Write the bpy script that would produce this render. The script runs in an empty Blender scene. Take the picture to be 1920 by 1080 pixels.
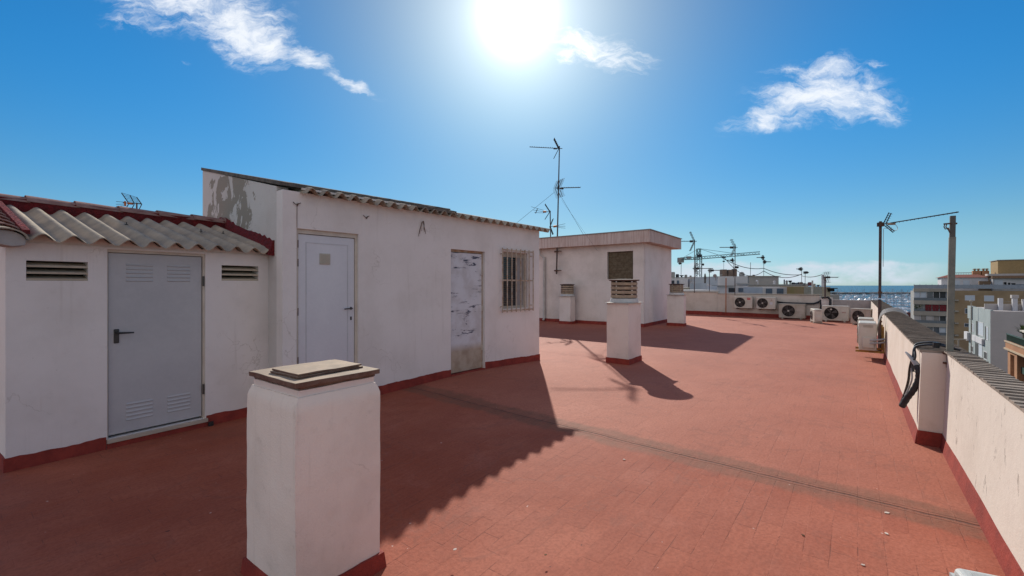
import bpy, bmesh, math, random
from mathutils import Vector, Matrix, noise
random.seed(7)
S = bpy.context.scene
COL = S.collection
FPX, CX, HY, CAMZ = 830.0, 960.0, 535.0, 1.70

# ------------------------------------------------------------------ measuring helpers
def at(px, py, z=0.0):                       # point of the horizontal plane z seen at that pixel
    d = (CAMZ - z) * FPX / (py - HY)
    return Vector(((px - CX) / FPX * d, d, z))
def at_d(px, py, d):                         # point at a known distance
    return Vector(((px - CX) / FPX * d, d, CAMZ + (HY - py) / FPX * d))
def on_wall(px, py, P0, D, off=0.0):         # point of a vertical wall through P0 along D, moved off to its right side
    n = Vector((D[1], -D[0]))
    P = Vector((P0[0], P0[1])) + n * off
    k = (px - CX) / FPX
    s = (k * P[1] - P[0]) / (D[0] - k * D[1])
    d = P[1] + D[1] * s
    return Vector((k * d, d, CAMZ + (HY - py) / FPX * d))

# ------------------------------------------------------------------ materials
def newmat(name):
    m = bpy.data.materials.new(name); m.use_nodes = True
    nt = m.node_tree; nt.nodes.clear()
    out = nt.nodes.new('ShaderNodeOutputMaterial'); b = nt.nodes.new('ShaderNodeBsdfPrincipled')
    nt.links.new(b.outputs[0], out.inputs[0])
    return m, nt, b
def N(nt, typ, **kw):
    n = nt.nodes.new(typ)
    for k, v in kw.items():
        if k.startswith('_'): setattr(n, k[1:], v)
        else: n.inputs[k.replace('__', ' ')].default_value = v
    return n
def math_n(nt, op, a, b=None, c=None):
    n = nt.nodes.new('ShaderNodeMath'); n.operation = op
    for i, x in enumerate((a, b, c)):
        if x is None: continue
        if isinstance(x, (int, float)): n.inputs[i].default_value = x
        else: nt.links.new(x, n.inputs[i])
    return n.outputs[0]
def mixc(nt, fac, a, b, bt='MIX'):
    n = nt.nodes.new('ShaderNodeMix'); n.data_type = 'RGBA'; n.blend_type = bt
    for i, x in ((0, fac), (6, a), (7, b)):
        if isinstance(x, (int, float)): n.inputs[i].default_value = x
        elif isinstance(x, tuple): n.inputs[i].default_value = (*x, 1) if len(x) == 3 else x
        else: nt.links.new(x, n.inputs[i])
    return n.outputs[2]
def ramp(nt, val, lo, hi, a=0.0, b=1.0):
    n = nt.nodes.new('ShaderNodeMapRange'); n.interpolation_type = 'SMOOTHSTEP'
    n.inputs[1].default_value = lo; n.inputs[2].default_value = hi; n.inputs[3].default_value = a; n.inputs[4].default_value = b
    nt.links.new(val, n.inputs[0]); return n.outputs[0]
def coords(nt, scale=(1, 1, 1), rot=(0, 0, 0), loc=(0, 0, 0), src='Object'):
    tc = nt.nodes.new('ShaderNodeTexCoord'); mp = nt.nodes.new('ShaderNodeMapping')
    mp.inputs['Scale'].default_value = scale; mp.inputs['Rotation'].default_value = rot; mp.inputs['Location'].default_value = loc
    nt.links.new(tc.outputs[src], mp.inputs[0]); return mp.outputs[0]
def nz(nt, vec, scale, detail=4, rough=.55, dist=0.0):
    n = nt.nodes.new('ShaderNodeTexNoise'); n.inputs['Scale'].default_value = scale; n.inputs['Detail'].default_value = detail
    n.inputs['Roughness'].default_value = rough; n.inputs['Distortion'].default_value = dist
    nt.links.new(vec, n.inputs['Vector']); return n.outputs[0]
def bump(nt, b, h, strength=.3, dist=.01):
    n = nt.nodes.new('ShaderNodeBump'); n.inputs['Strength'].default_value = strength; n.inputs['Distance'].default_value = dist
    nt.links.new(h, n.inputs['Height']); nt.links.new(n.outputs[0], b.inputs['Normal'])
MATS = {}
def rough_mat(name, c1, c2=None, rough=.85, scale=3.0, fine=60.0, bstr=.25, bdist=.006, metal=0.0, lo=.35, hi=.65, spec=.3):
    if name in MATS: return MATS[name]
    if c2 is None: c2 = tuple(x * .82 for x in c1)
    m, nt, b = newmat(name); v = coords(nt)
    f = ramp(nt, nz(nt, v, scale, 6, .62), lo, hi)
    col = mixc(nt, f, c1, c2)
    g = nz(nt, v, fine, 3)
    col = mixc(nt, math_n(nt, 'MULTIPLY', g, .25), col, tuple(x * .6 for x in c1))
    nt.links.new(col, b.inputs['Base Color']); b.inputs['Roughness'].default_value = rough; b.inputs['Metallic'].default_value = metal
    b.inputs['Specular IOR Level'].default_value = spec
    if bstr: bump(nt, b, math_n(nt, 'ADD', g, nz(nt, v, scale * 3, 4)), bstr, bdist)
    MATS[name] = m; return m
def plaster(name, c=(.70, .66, .61), dirt=(.42, .37, .31), amount=.25, streak=.15, slo=.58, coarse=1.0, peel=0.0, peelcol=(.33, .29, .24)):
    if name in MATS: return MATS[name]
    m, nt, b = newmat(name); v = coords(nt)
    f = ramp(nt, nz(nt, v, 1.3, 6, .6), .4, .75)
    col = mixc(nt, math_n(nt, 'MULTIPLY', f, amount), c, dirt)
    f2 = ramp(nt, nz(nt, v, 7, 5, .7), .55, .8)
    col = mixc(nt, math_n(nt, 'MULTIPLY', f2, amount * .8), col, dirt)
    vs = coords(nt, (9, 9, .5)); fs = ramp(nt, nz(nt, vs, 1.6, 4, .6), slo, slo + .2)
    col = mixc(nt, math_n(nt, 'MULTIPLY', fs, streak), col, dirt)
    vor = nt.nodes.new('ShaderNodeTexVoronoi'); vor.feature = 'DISTANCE_TO_EDGE'; vor.inputs['Scale'].default_value = 1.1
    wv = nt.nodes.new('ShaderNodeVectorMath'); wv.operation = 'MULTIPLY_ADD'; wt = nt.nodes.new('ShaderNodeTexNoise'); wt.inputs['Scale'].default_value = 3.5; wt.inputs['Detail'].default_value = 5
    nt.links.new(v, wt.inputs['Vector']); nt.links.new(wt.outputs['Color'], wv.inputs[0]); wv.inputs[1].default_value = (.5, .5, .5); nt.links.new(v, wv.inputs[2]); nt.links.new(wv.outputs[0], vor.inputs['Vector'])
    crack = math_n(nt, 'MULTIPLY', ramp(nt, vor.outputs['Distance'], .006, .001), ramp(nt, nz(nt, v, .9, 3), .50, .62))
    col = mixc(nt, math_n(nt, 'MULTIPLY', crack, .45), col, dirt)
    rust = math_n(nt, 'MULTIPLY', ramp(nt, nz(nt, coords(nt, (5, 5, .35), loc=(4, 2, 0)), 1.1, 5, .6), .66, .80), ramp(nt, nz(nt, v, .8, 2), .45, .6))
    col = mixc(nt, math_n(nt, 'MULTIPLY', rust, .35), col, (.38, .22, .13))
    dots = ramp(nt, nz(nt, v, 38, 2, .5), .74, .78)
    col = mixc(nt, math_n(nt, 'MULTIPLY', dots, .35), col, dirt)
    h = math_n(nt, 'ADD', math_n(nt, 'MULTIPLY', nz(nt, v, 90 , 3), .35 * coarse), math_n(nt, 'MULTIPLY', nz(nt, v, 9, 4), 1.0))
    if peel > 0:
        vp = coords(nt, (3, 3, 1.1)); pn = nz(nt, vp, 2.4, 6, .72, .4)
        pf = ramp(nt, pn, .74 - peel, .745 - peel)
        col = mixc(nt, pf, col, peelcol)
        h = math_n(nt, 'SUBTRACT', h, math_n(nt, 'MULTIPLY', pf, .8))
    nt.links.new(col, b.inputs['Base Color']); b.inputs['Roughness'].default_value = .9; b.inputs['Specular IOR Level'].default_value = .2
    bump(nt, b, h, .35, .012)
    MATS[name] = m; return m

WHITE = plaster('white_plaster', (.755, .705, .665), amount=.26, streak=.20)
WHITE_D = plaster('worn_white_plaster', (.72, .645, .59), amount=.45, streak=.25)
CREAM = plaster('cream_parapet_plaster', (.67, .585, .50), (.44, .34, .24), .3, .22)
BACKW = plaster('stained_parapet_plaster', (.58, .53, .46), (.32, .27, .21), .5, .35)
CHIM = plaster('chimney_plaster', (.79, .715, .625), (.38, .33, .27), .38, .16, slo=.55, coarse=1.5)
CORN = plaster('pink_stained_cornice', (.60, .50, .45), (.38, .24, .19), .38, .5, slo=.42)
RED = rough_mat('red_paint', (.31, .048, .032), (.20, .03, .022), .75, 6, 60, .5, .008, lo=.3, hi=.7)
REDB = rough_mat('red_flashing_paint', (.20, .014, .016), (.12, .014, .014), .8, 14, 40, 1.0, .03)
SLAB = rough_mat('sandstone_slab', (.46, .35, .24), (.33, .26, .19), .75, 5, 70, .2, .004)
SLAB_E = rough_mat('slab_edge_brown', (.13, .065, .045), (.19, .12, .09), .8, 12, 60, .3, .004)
FIBRO = rough_mat('fibre_cement_sheet', (.46, .375, .275), (.25, .22, .18), .9, 3.5, 50, .5, .006, lo=.3, hi=.75)
FIBRO_D = rough_mat('dark_lichen_sheet', (.17, .15, .125), (.09, .08, .07), .95, 8, 60, .8, .01)
CAPT = rough_mat('ridge_tile_grey_red', (.36, .22, .19), (.26, .14, .12), .8, 6, 60, .4, .006)
GREYD = rough_mat('grey_door_paint', (.50, .50, .50), (.44, .44, .445), .45, 1.5, 30, .04, .002, spec=.4)
WHITED = rough_mat('white_door_enamel', (.68, .68, .70), (.62, .62, .65), .35, 1.2, 30, .03, .002, spec=.5)
FRAME = rough_mat('cream_door_frame', (.62, .56, .47), (.52, .45, .37), .6, 4, 40, .15, .004)
BLACK = rough_mat('black_plastic', (.02, .02, .02), (.03, .03, .03), .4, 5, 50, .1, .002, spec=.5)
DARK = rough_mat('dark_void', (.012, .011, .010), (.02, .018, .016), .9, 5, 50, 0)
RUST = rough_mat('rusty_iron', (.14, .07, .04), (.07, .045, .035), .85, 8, 60, .4, .004)
MAST = rough_mat('dark_mast_steel', (.07, .055, .055), (.13, .08, .065), .55, 9, 60, .2, .003, metal=.5)
ALU = rough_mat('antenna_aluminium', (.06, .055, .055), (.045, .04, .04), .75, 6, 60, 0, .003, spec=.1)
ORANGE = rough_mat('orange_plastic', (.45, .14, .03), (.28, .10, .03), .6, 6, 50, .1, .003)
GALV = rough_mat('galvanised_post', (.24, .23, .19), (.17, .17, .14), .6, 5, 40, .2, .003, metal=.35)
CONC = rough_mat('cowl_concrete', (.44, .35, .25), (.30, .24, .18), .85, 8, 50, .4, .005)
CONC_D = rough_mat('cowl_cap_dark', (.10, .07, .06), (.16, .11, .09), .85, 8, 50, .4, .005)
PIPEW = rough_mat('pale_pipe', (.50, .48, .44), (.40, .37, .33), .6, 4, 40, .1, .003)
PIPEB = rough_mat('rust_brown_pipe', (.12, .055, .045), (.08, .04, .035), .7, 6, 50, .2, .003)
ACW = rough_mat('ac_cream_casing', (.58, .55, .48), (.50, .46, .38), .5, 3, 30, .05, .002, spec=.4)
ACG = rough_mat('ac_aged_casing', (.48, .44, .37), (.36, .32, .25), .6, 3.5, 40, .1, .003)
GRILL = rough_mat('ac_fan_guard', (.055, .05, .047), (.08, .075, .07), .5, 5, 40, 0)
REDL = rough_mat('red_badge', (.55, .04, .04), (.45, .04, .04), .5, 5, 40, 0)
YEL = rough_mat('ochre_bracket', (.42, .25, .06), (.26, .14, .05), .8, 7, 50, .3, .004)
COPE = rough_mat('weathered_coping_tile', (.33, .27, .215), (.20, .165, .135), .9, 6, 50, .6, .008)
CABG = rough_mat('grey_cable', (.42, .42, .42), (.34, .34, .33), .5, 6, 40, .1, .003)
INSUL = rough_mat('black_foam_insulation', (.022, .024, .028), (.04, .042, .046), .65, 16, 80, .5, .006)
CARD = rough_mat('ochre_board', (.45, .30, .10), (.30, .18, .07), .85, 5, 50, .3, .004)
BRICK_T = rough_mat('tan_brick_far', (.33, .235, .135), (.27, .19, .11), .9, .4, 3, .1, .02)
BRICK_O = rough_mat('orange_brick_far', (.45, .23, .12), (.35, .17, .09), .9, .6, 4, .1, .02)
FARW = rough_mat('far_white_render', (.62, .60, .60), (.54, .52, .52), .9, .3, 4, .1, .02)
FARB = rough_mat('far_bluish_render', (.56, .54, .53), (.46, .45, .44), .9, .3, 4, .1, .02)
FARG = rough_mat('far_grey_render', (.34, .33, .31), (.28, .27, .25), .9, .3, 4, .1, .02)
FARC = rough_mat('far_concrete_band', (.37, .325, .265), (.29, .255, .21), .9, .4, 4, .1, .02)
FARGR = rough_mat('pale_green_render', (.34, .38, .37), (.29, .33, .32), .9, .3, 4, .1, .02)
FARBG = rough_mat('beige_grey_render', (.50, .45, .42), (.44, .40, .37), .9, .3, 4, .1, .02)
MOSS = rough_mat('mossy_ochre_wall', (.34, .25, .10), (.42, .25, .13), .95, 1.2, 6, .3, .03)
ROOFR = rough_mat('red_tile_roof', (.26, .09, .06), (.20, .07, .05), .85, 1, 6, .2, .02)
AWN = rough_mat('red_awning', (.15, .010, .013), (.10, .008, .010), .7, .7, 5, 0)
SHUT = rough_mat('blue_grey_louvre', (.10, .14, .19), (.08, .11, .15), .6, 2, 20, .1, .005)
DKGRN = rough_mat('dark_green_rail', (.03, .07, .055), (.04, .08, .06), .6, 2, 20, 0)
ROCK = rough_mat('breakwater_rock', (.10, .10, .095), (.16, .15, .14), .95, .05, .4, .5, .5)
HULL = rough_mat('boat_white_gelcoat', (.84, .85, .86), (.80, .81, .82), .3, .3, 3, 0)
HULLB = rough_mat('boat_navy_canvas', (.05, .08, .17), (.04, .06, .13), .5, .3, 3, 0)
LEAF = rough_mat('tree_leaves', (.045, .075, .02), (.08, .11, .03), .8, 2, 10, 0)
BARK = rough_mat('tree_bark', (.10, .07, .05), None, .9, 3, 20, .5, .02)
GROUNDM = rough_mat('city_ground', (.16, .15, .14), (.11, .105, .10), .95, .02, .5, 0)
CRG = rough_mat('crane_green_steel', (.10, .20, .19), (.13, .17, .16), .6, 1, 10, 0)

def glass_mat():
    m, nt, b = newmat('window_glass'); b.inputs['Base Color'].default_value = (.05, .07, .09, 1)
    b.inputs['Roughness'].default_value = .08; b.inputs['Specular IOR Level'].default_value = .8
    return m
GLASS = glass_mat()
def curtain_mat():
    m, nt, b = newmat('light_blue_blind'); v = coords(nt, (1, 1, 30))
    col = mixc(nt, nz(nt, v, 1, 2), (.42, .47, .52), (.50, .53, .56)); nt.links.new(col, b.inputs['Base Color']); b.inputs['Roughness'].default_value = .6
    return m
BLIND = curtain_mat()
def peeled_door_mat():
    m, nt, b = newmat('peeling_white_door'); tc = nt.nodes.new('ShaderNodeTexCoord')
    mp = nt.nodes.new('ShaderNodeMapping'); mp.inputs['Scale'].default_value = (1.1, 1.1, 6.5); mp.inputs['Location'].default_value = (3.3, 0, 1.7)
    nt.links.new(tc.outputs['Object'], mp.inputs[0])
    n = nz(nt, mp.outputs[0], 1.6, 8, .78, 1.0)
    mp2 = nt.nodes.new('ShaderNodeMapping'); mp2.inputs['Scale'].default_value = (1, 1, 1.6); nt.links.new(tc.outputs['Object'], mp2.inputs[0])
    reg = ramp(nt, nz(nt, mp2.outputs[0], 2.3, 2, .5), .40, .52)
    f = math_n(nt, 'MULTIPLY', ramp(nt, n, .572, .584), reg)
    sp = nt.nodes.new('ShaderNodeSeparateXYZ'); nt.links.new(tc.outputs['Object'], sp.inputs[0])
    up = ramp(nt, sp.outputs[2], .46, .66)
    col = mixc(nt, ramp(nt, nz(nt, tc.outputs['Object'], 4, 5), .4, .7), (.62, .62, .64), (.52, .50, .50))
    low = mixc(nt, ramp(nt, nz(nt, tc.outputs['Object'], 6, 5), .35, .65), (.46, .38, .29), (.36, .28, .20))
    col = mixc(nt, up, low, col)
    col = mixc(nt, math_n(nt, 'MULTIPLY', f, up), col, (.045, .05, .085))
    nt.links.new(col, b.inputs['Base Color']); b.inputs['Roughness'].default_value = .6
    bump(nt, b, math_n(nt, 'SUBTRACT', 0, f), .5, .004)
    return m
PEELD = peeled_door_mat()
def floor_mat():
    m, nt, b = newmat('red_terrace_paint'); tc = nt.nodes.new('ShaderNodeTexCoord'); P = tc.outputs['Object']
    br = nt.nodes.new('ShaderNodeTexBrick'); br.inputs['Scale'].default_value = 1.0
    br.inputs['Brick Width'].default_value = .28; br.inputs['Row Height'].default_value = .14; br.inputs['Mortar Size'].default_value = .0035
    br.inputs['Mortar Smooth'].default_value = .3; br.inputs['Color1'].default_value = (0, 0, 0, 1); br.inputs['Color2'].default_value = (1, 1, 1, 1); br.inputs['Mortar'].default_value = (.5, .5, .5, 1)
    wob = nt.nodes.new('ShaderNodeVectorMath'); wob.operation = 'MULTIPLY_ADD'
    wn = nt.nodes.new('ShaderNodeTexNoise'); wn.inputs['Scale'].default_value = 3; nt.links.new(P, wn.inputs['Vector'])
    nt.links.new(wn.outputs['Color'], wob.inputs[0]); wob.inputs[1].default_value = (.02, .02, 0); nt.links.new(P, wob.inputs[2])
    nt.links.new(wob.outputs[0], br.inputs['Vector'])
    big = nz(nt, P, .45, 6, .6); mid = nz(nt, P, 2.2, 6, .65); fin = nz(nt, P, 45, 4, .6)
    col = mixc(nt, ramp(nt, big, .35, .68), (.315, .073, .034), (.42, .130, .074))
    col = mixc(nt, math_n(nt, 'MULTIPLY', ramp(nt, mid, .5, .78), .45), col, (.46, .165, .110))
    col = mixc(nt, math_n(nt, 'MULTIPLY', ramp(nt, nz(nt, P, 1.1, 7, .7, .6), .55, .75), .35), col, (.20, .05, .03))
    sep = nt.nodes.new('ShaderNodeSeparateColor'); nt.links.new(br.outputs['Color'], sep.inputs[0])
    col = mixc(nt, math_n(nt, 'MULTIPLY', sep.outputs[0], .26), col, (.22, .05, .03))
    # joints show only here and there
    vis = ramp(nt, nz(nt, P, 2.4, 6, .75), .46, .62)
    jf = math_n(nt, 'MULTIPLY', br.outputs['Fac'], vis)
    col = mixc(nt, math_n(nt, 'MULTIPLY', jf, .6), col, (.12, .04, .028))
    # expansion joint: greyish band with a dark ragged line (local x = distance along the roof)
    sp = nt.nodes.new('ShaderNodeSeparateXYZ'); nt.links.new(P, sp.inputs[0])
    xx = math_n(nt, 'ADD', sp.outputs[0], math_n(nt, 'MULTIPLY', math_n(nt, 'SUBTRACT', nz(nt, P, 1.2, 6, .6), .5), .09))
    xx = math_n(nt, 'ADD', xx, math_n(nt, 'MULTIPLY', sp.outputs[1], -.03))
    far_paler = ramp(nt, math_n(nt, 'SUBTRACT', xx, JU), -.02, .02)  # paler floor tone on the far side of the joint
    col = mixc(nt, math_n(nt, 'MULTIPLY', far_paler, .42), col, (.46, .180, .115))
    dd = math_n(nt, 'ABSOLUTE', math_n(nt, 'SUBTRACT', xx, JU))
    rg = math_n(nt, 'MULTIPLY', math_n(nt, 'SUBTRACT', nz(nt, P, 2.6, 8, .72), .5), .34)
    band = math_n(nt, 'MULTIPLY', ramp(nt, math_n(nt, 'ADD', dd, rg), .27, .15), ramp(nt, nz(nt, P, 5, 7, .75), .25, .62, .35, 1))
    col = mixc(nt, math_n(nt, 'MULTIPLY', band, .9), col, (.20, .088, .052))
    dl = math_n(nt, 'ABSOLUTE', math_n(nt, 'ADD', math_n(nt, 'SUBTRACT', xx, JU), math_n(nt, 'MULTIPLY', math_n(nt, 'SUBTRACT', nz(nt, P, 9, 6, .75), .5), .035)))
    line = math_n(nt, 'MAXIMUM', ramp(nt, dl, .020, .004), math_n(nt, 'MULTIPLY', ramp(nt, math_n(nt, 'ABSOLUTE', math_n(nt, 'SUBTRACT', dl, .05)), .010, .002), .45))
    line = math_n(nt, 'MULTIPLY', line, ramp(nt, nz(nt, P, 4, 5, .6), .3, .5, .35, 1))
    col = mixc(nt, math_n(nt, 'MULTIPLY', line, .8), col, (.08, .045, .035))
    col = mixc(nt, math_n(nt, 'MULTIPLY', ramp(nt, fin, .38, .66), .38), col, (.19, .045, .022))
    tn = nz(nt, P, .75, 5, .55, .4)
    tide = ramp(nt, math_n(nt, 'ABSOLUTE', math_n(nt, 'SUBTRACT', tn, .53)), .012, .0)
    col = mixc(nt, math_n(nt, 'MULTIPLY', tide, .30), col, (.20, .07, .045))
    grime = math_n(nt, 'MULTIPLY', ramp(nt, nz(nt, P, .55, 8, .72, .8), .54, .72), ramp(nt, nz(nt, P, 6, 5, .7), .35, .65, .4, 1))
    col = mixc(nt, math_n(nt, 'MULTIPLY', grime, .35), col, (.19, .075, .05))
    brush = ramp(nt, nz(nt, coords(nt, (1.2, 14, 1)), 2.2, 5, .65), .40, .70)
    col = mixc(nt, math_n(nt, 'MULTIPLY', brush, .14), col, (.44, .15, .09))
    chips = ramp(nt, nz(nt, P, 17, 2, .4), .775, .785)
    col = mixc(nt, math_n(nt, 'MULTIPLY', chips, .6), col, (.62, .45, .38))
    pits = ramp(nt, nz(nt, coords(nt, (1, 1, 1), (0, 0, 0), (31, 7, 0)), 21, 2, .4), .785, .795)
    col = mixc(nt, math_n(nt, 'MULTIPLY', pits, .8), col, (.07, .03, .025))
    nt.links.new(col, b.inputs['Base Color']); b.inputs['Roughness'].default_value = .8; b.inputs['Specular IOR Level'].default_value = .25
    h = math_n(nt, 'SUBTRACT', math_n(nt, 'ADD', math_n(nt, 'MULTIPLY', fin, .25), math_n(nt, 'MULTIPLY', mid, 1.6)), math_n(nt, 'MULTIPLY', jf, .45))
    h = math_n(nt, 'ADD', h, math_n(nt, 'MULTIPLY', sep.outputs[0], .35))
    h = math_n(nt, 'SUBTRACT', h, math_n(nt, 'MULTIPLY', line, 1.5))
    bump(nt, b, h, .55, .014)
    return m
def water_mat():
    m, nt, b = newmat('sea_water'); v = coords(nt, (1, 1, 1), src='Object')
    col = mixc(nt, ramp(nt, nz(nt, v, .004, 4), .35, .65), (.03, .15, .25), (.04, .18, .28))
    nt.links.new(col, b.inputs['Base Color']); b.inputs['Roughness'].default_value = .75; b.inputs['Specular IOR Level'].default_value = .12
    bump(nt, b, nz(nt, v, .5, 4), .12, .3)
    return m

# ------------------------------------------------------------------ mesh builder
SPLIT = {'skirting', 'hinge', 'counterweight', 'foot', 'bracket', 'spacer', 'clamp', 'hook', 'column', 'pier'}
class MB:
    def __init__(s, M=None): s.bm = bmesh.new(); s.M = M or Matrix.Identity(4)
    def v(s, p): return s.bm.verts.new(s.M @ Vector(p))
    def face(s, vs):
        try: return s.bm.faces.new(vs)
        except ValueError: return None
    def poly(s, pts): return s.face([s.v(p) for p in pts])
    def box(s, x0, x1, y0, y1, z0, z1):
        c = [s.v((x, y, z)) for z in (z0, z1) for y in (y0, y1) for x in (x0, x1)]
        for q in ((0, 2, 3, 1), (4, 5, 7, 6), (0, 1, 5, 4), (2, 6, 7, 3), (0, 4, 6, 2), (1, 3, 7, 5)): s.face([c[i] for i in q])
        return s
    def gbox(s, x0, x1, y0, y1, z0, z1, step, fn=None):      # subdivided box, fn moves each point
        nx, ny, nz_ = [max(1, int(round(abs(b - a) / step))) for a, b in ((x0, x1), (y0, y1), (z0, z1))]
        V = {}
        def g(i, j, k):
            if (i, j, k) not in V:
                p = Vector((x0 + (x1 - x0) * i / nx, y0 + (y1 - y0) * j / ny, z0 + (z1 - z0) * k / nz_))
                if fn: p = fn(p)
                V[(i, j, k)] = s.v(p)
            return V[(i, j, k)]
        for i in range(nx):
            for j in range(ny):
                for k in (0, nz_): s.face([g(i, j, k), g(i + 1, j, k), g(i + 1, j + 1, k), g(i, j + 1, k)])
        for i in range(nx):
            for k in range(nz_):
                for j in (0, ny): s.face([g(i, j, k), g(i + 1, j, k), g(i + 1, j, k + 1), g(i, j, k + 1)])
        for j in range(ny):
            for k in range(nz_):
                for i in (0, nx): s.face([g(i, j, k), g(i, j + 1, k), g(i, j + 1, k + 1), g(i, j, k + 1)])
        return s
    def prism(s, pts, z0, z1, top=None):
        top = top or pts
        a = [s.v((p[0], p[1], z0 if len(p) < 3 else p[2])) for p in pts]
        b = [s.v((p[0], p[1], z1 if len(p) < 3 else p[2])) for p in top]
        s.face(a[::-1]); s.face(b); n = len(a)
        for i in range(n): s.face([a[i], a[(i + 1) % n], b[(i + 1) % n], b[i]])
        return s
    def extrude(s, pts, off):                                 # planar polygon of 3-D points swept by a vector
        a = [s.v(p) for p in pts]; b = [s.v(Vector(p) + Vector(off)) for p in pts]
        s.face(a[::-1]); s.face(b); n = len(a)
        for i in range(n): s.face([a[i], a[(i + 1) % n], b[(i + 1) % n], b[i]])
        return s
    def tube(s, pts, r, n=8, caps=True):
        pts = [Vector(p) for p in pts]; rings = []
        prev = None
        for i, p in enumerate(pts):
            t = (pts[min(i + 1, len(pts) - 1)] - pts[max(i - 1, 0)]).normalized()
            a = prev if prev else (Vector((0, 0, 1)) if abs(t.z) < .9 else Vector((1, 0, 0)))
            x = (a - t * a.dot(t)).normalized(); y = t.cross(x); prev = x
            rr = r[i] if isinstance(r, (list, tuple)) else r
            rings.append([s.v(p + x * math.cos(2 * math.pi * k / n) * rr + y * math.sin(2 * math.pi * k / n) * rr) for k in range(n)])
        for a, b in zip(rings, rings[1:]):
            for k in range(n): s.face([a[k], a[(k + 1) % n], b[(k + 1) % n], b[k]])
        if caps: s.face(rings[0][::-1]); s.face(rings[-1])
        return s
    def lathe(s, prof, c=(0, 0, 0), n=24, axis='z'):          # prof: (radius, height)
        c = Vector(c); rings = []
        for r, h in prof:
            ring = []
            for k in range(n):
                a = 2 * math.pi * k / n
                o = {'z': (r * math.cos(a), r * math.sin(a), h), 'y': (r * math.cos(a), h, r * math.sin(a))}[axis]
                ring.append(s.v(c + Vector(o)))
            rings.append(ring)
        for a, b in zip(rings, rings[1:]):
            for k in range(n): s.face([a[k], a[(k + 1) % n], b[(k + 1) % n], b[k]])
        s.face(rings[0][::-1]); s.face(rings[-1])
        return s
    def cells(s, us, zs, w0, w1, holes):                      # wall slab made of grid cells, openings left out
        cnt = {}
        def inside(u, z): return any(a < u < b and c < z < d for a, b, c, d in holes)
        for i in range(len(us) - 1):
            for j in range(len(zs) - 1):
                if inside((us[i] + us[i + 1]) / 2, (zs[j] + zs[j + 1]) / 2): continue
                P = [(u, w, z) for z in (zs[j], zs[j + 1]) for w in (w0, w1) for u in (us[i], us[i + 1])]
                for q in ((0, 2, 3, 1), (4, 5, 7, 6), (0, 1, 5, 4), (2, 6, 7, 3), (0, 4, 6, 2), (1, 3, 7, 5)):
                    f = [P[k] for k in q]; key = tuple(sorted(f)); cnt.setdefault(key, []).append(f)
        V = {}
        for fs in cnt.values():
            if len(fs) == 1: s.face([V.setdefault(p, None) or V.__setitem__(p, s.v(p)) or V[p] for p in fs[0]])
        return s
    def build(s, name, mat, parent=None, smooth=False, bevel=0.0, segs=2, kind=None):
        if name in SPLIT:                                     # every loose piece becomes an object of its own
            s.bm.verts.ensure_lookup_table(); seen = set(); comps = []
            for v0 in s.bm.verts:
                if v0 in seen: continue
                st, comp = [v0], []
                seen.add(v0)
                while st:
                    v = st.pop(); comp.append(v)
                    for e in v.link_edges:
                        o2 = e.other_vert(v)
                        if o2 not in seen: seen.add(o2); st.append(o2)
                comps.append(comp)
            last = None
            for comp in comps:
                sub = MB(); mp = {v: sub.bm.verts.new(v.co) for v in comp}
                for f in {f for v in comp for f in v.link_faces}: sub.face([mp[v] for v in f.verts])
                last = sub.finish(name, mat, parent, smooth, bevel, segs, kind)
            s.bm.free(); return last
        return s.finish(name, mat, parent, smooth, bevel, segs, kind)
    def finish(s, name, mat, parent=None, smooth=False, bevel=0.0, segs=2, kind=None):
        bm = s.bm
        bmesh.ops.recalc_face_normals(bm, faces=bm.faces[:])
        if parent is not None:
            inv = parent_matrix(parent).inverted()
            bmesh.ops.transform(bm, matrix=inv, verts=bm.verts[:])
        if smooth:
            for f in bm.faces: f.smooth = True
            for e in bm.edges:
                if len(e.link_faces) == 2 and e.calc_face_angle(0) > .65: e.smooth = False
        me = bpy.data.meshes.new(name); bm.to_mesh(me); bm.free()
        if mat: me.materials.append(mat)
        o = bpy.data.objects.new(name, me); COL.objects.link(o)
        if parent is not None: o.parent = parent
        if bevel:
            md = o.modifiers.new('bevel', 'BEVEL'); md.width = bevel; md.segments = segs; md.limit_method = 'ANGLE'
        if kind: o['kind'] = kind
        return o
def parent_matrix(o):
    m = o.matrix_basis.copy()
    while o.parent is not None: o = o.parent; m = o.matrix_basis @ m
    return m
def tag(o, label, cat, group=None, kind=None):
    if label: o['label'] = label
    if cat: o['category'] = cat
    if group: o['group'] = group
    if kind: o['kind'] = kind
    return o
def thing(name, label, cat, loc=(0, 0, 0), rz=0.0, group=None):
    o = bpy.data.objects.new(name, None); COL.objects.link(o); o.empty_display_size = .1
    o.location = loc; o.rotation_euler = (0, 0, rz)
    o.matrix_basis = Matrix.Translation(Vector(loc)) @ Matrix.Rotation(rz, 4, 'Z')
    return tag(o, label, cat, group)
def dup(o, loc=None, rz=None, label=None, parent=None):
    c = o.copy(); COL.objects.link(c)
    if parent is not None: c.parent = parent
    if loc is not None: c.location = loc
    if rz is not None: c.rotation_euler = (0, 0, rz)
    if label: c['label'] = label
    for ch in list(o.children): dup(ch, parent=c)
    return c
def frame(P, D, W):                                          # local x along D, y along W, z up
    return Matrix(((D[0], W[0], 0, P[0]), (D[1], W[1], 0, P[1]), (0, 0, 1, 0), (0, 0, 0, 1)))
def nrm(x, y):
    l = math.hypot(x, y); return (x / l, y / l)
def wobble(amp, sc, seed=0):
    def fn(p):
        q = p * sc + Vector((seed, seed * .7, seed * .3))
        return p + noise.noise_vector(q) * amp
    return fn

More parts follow.
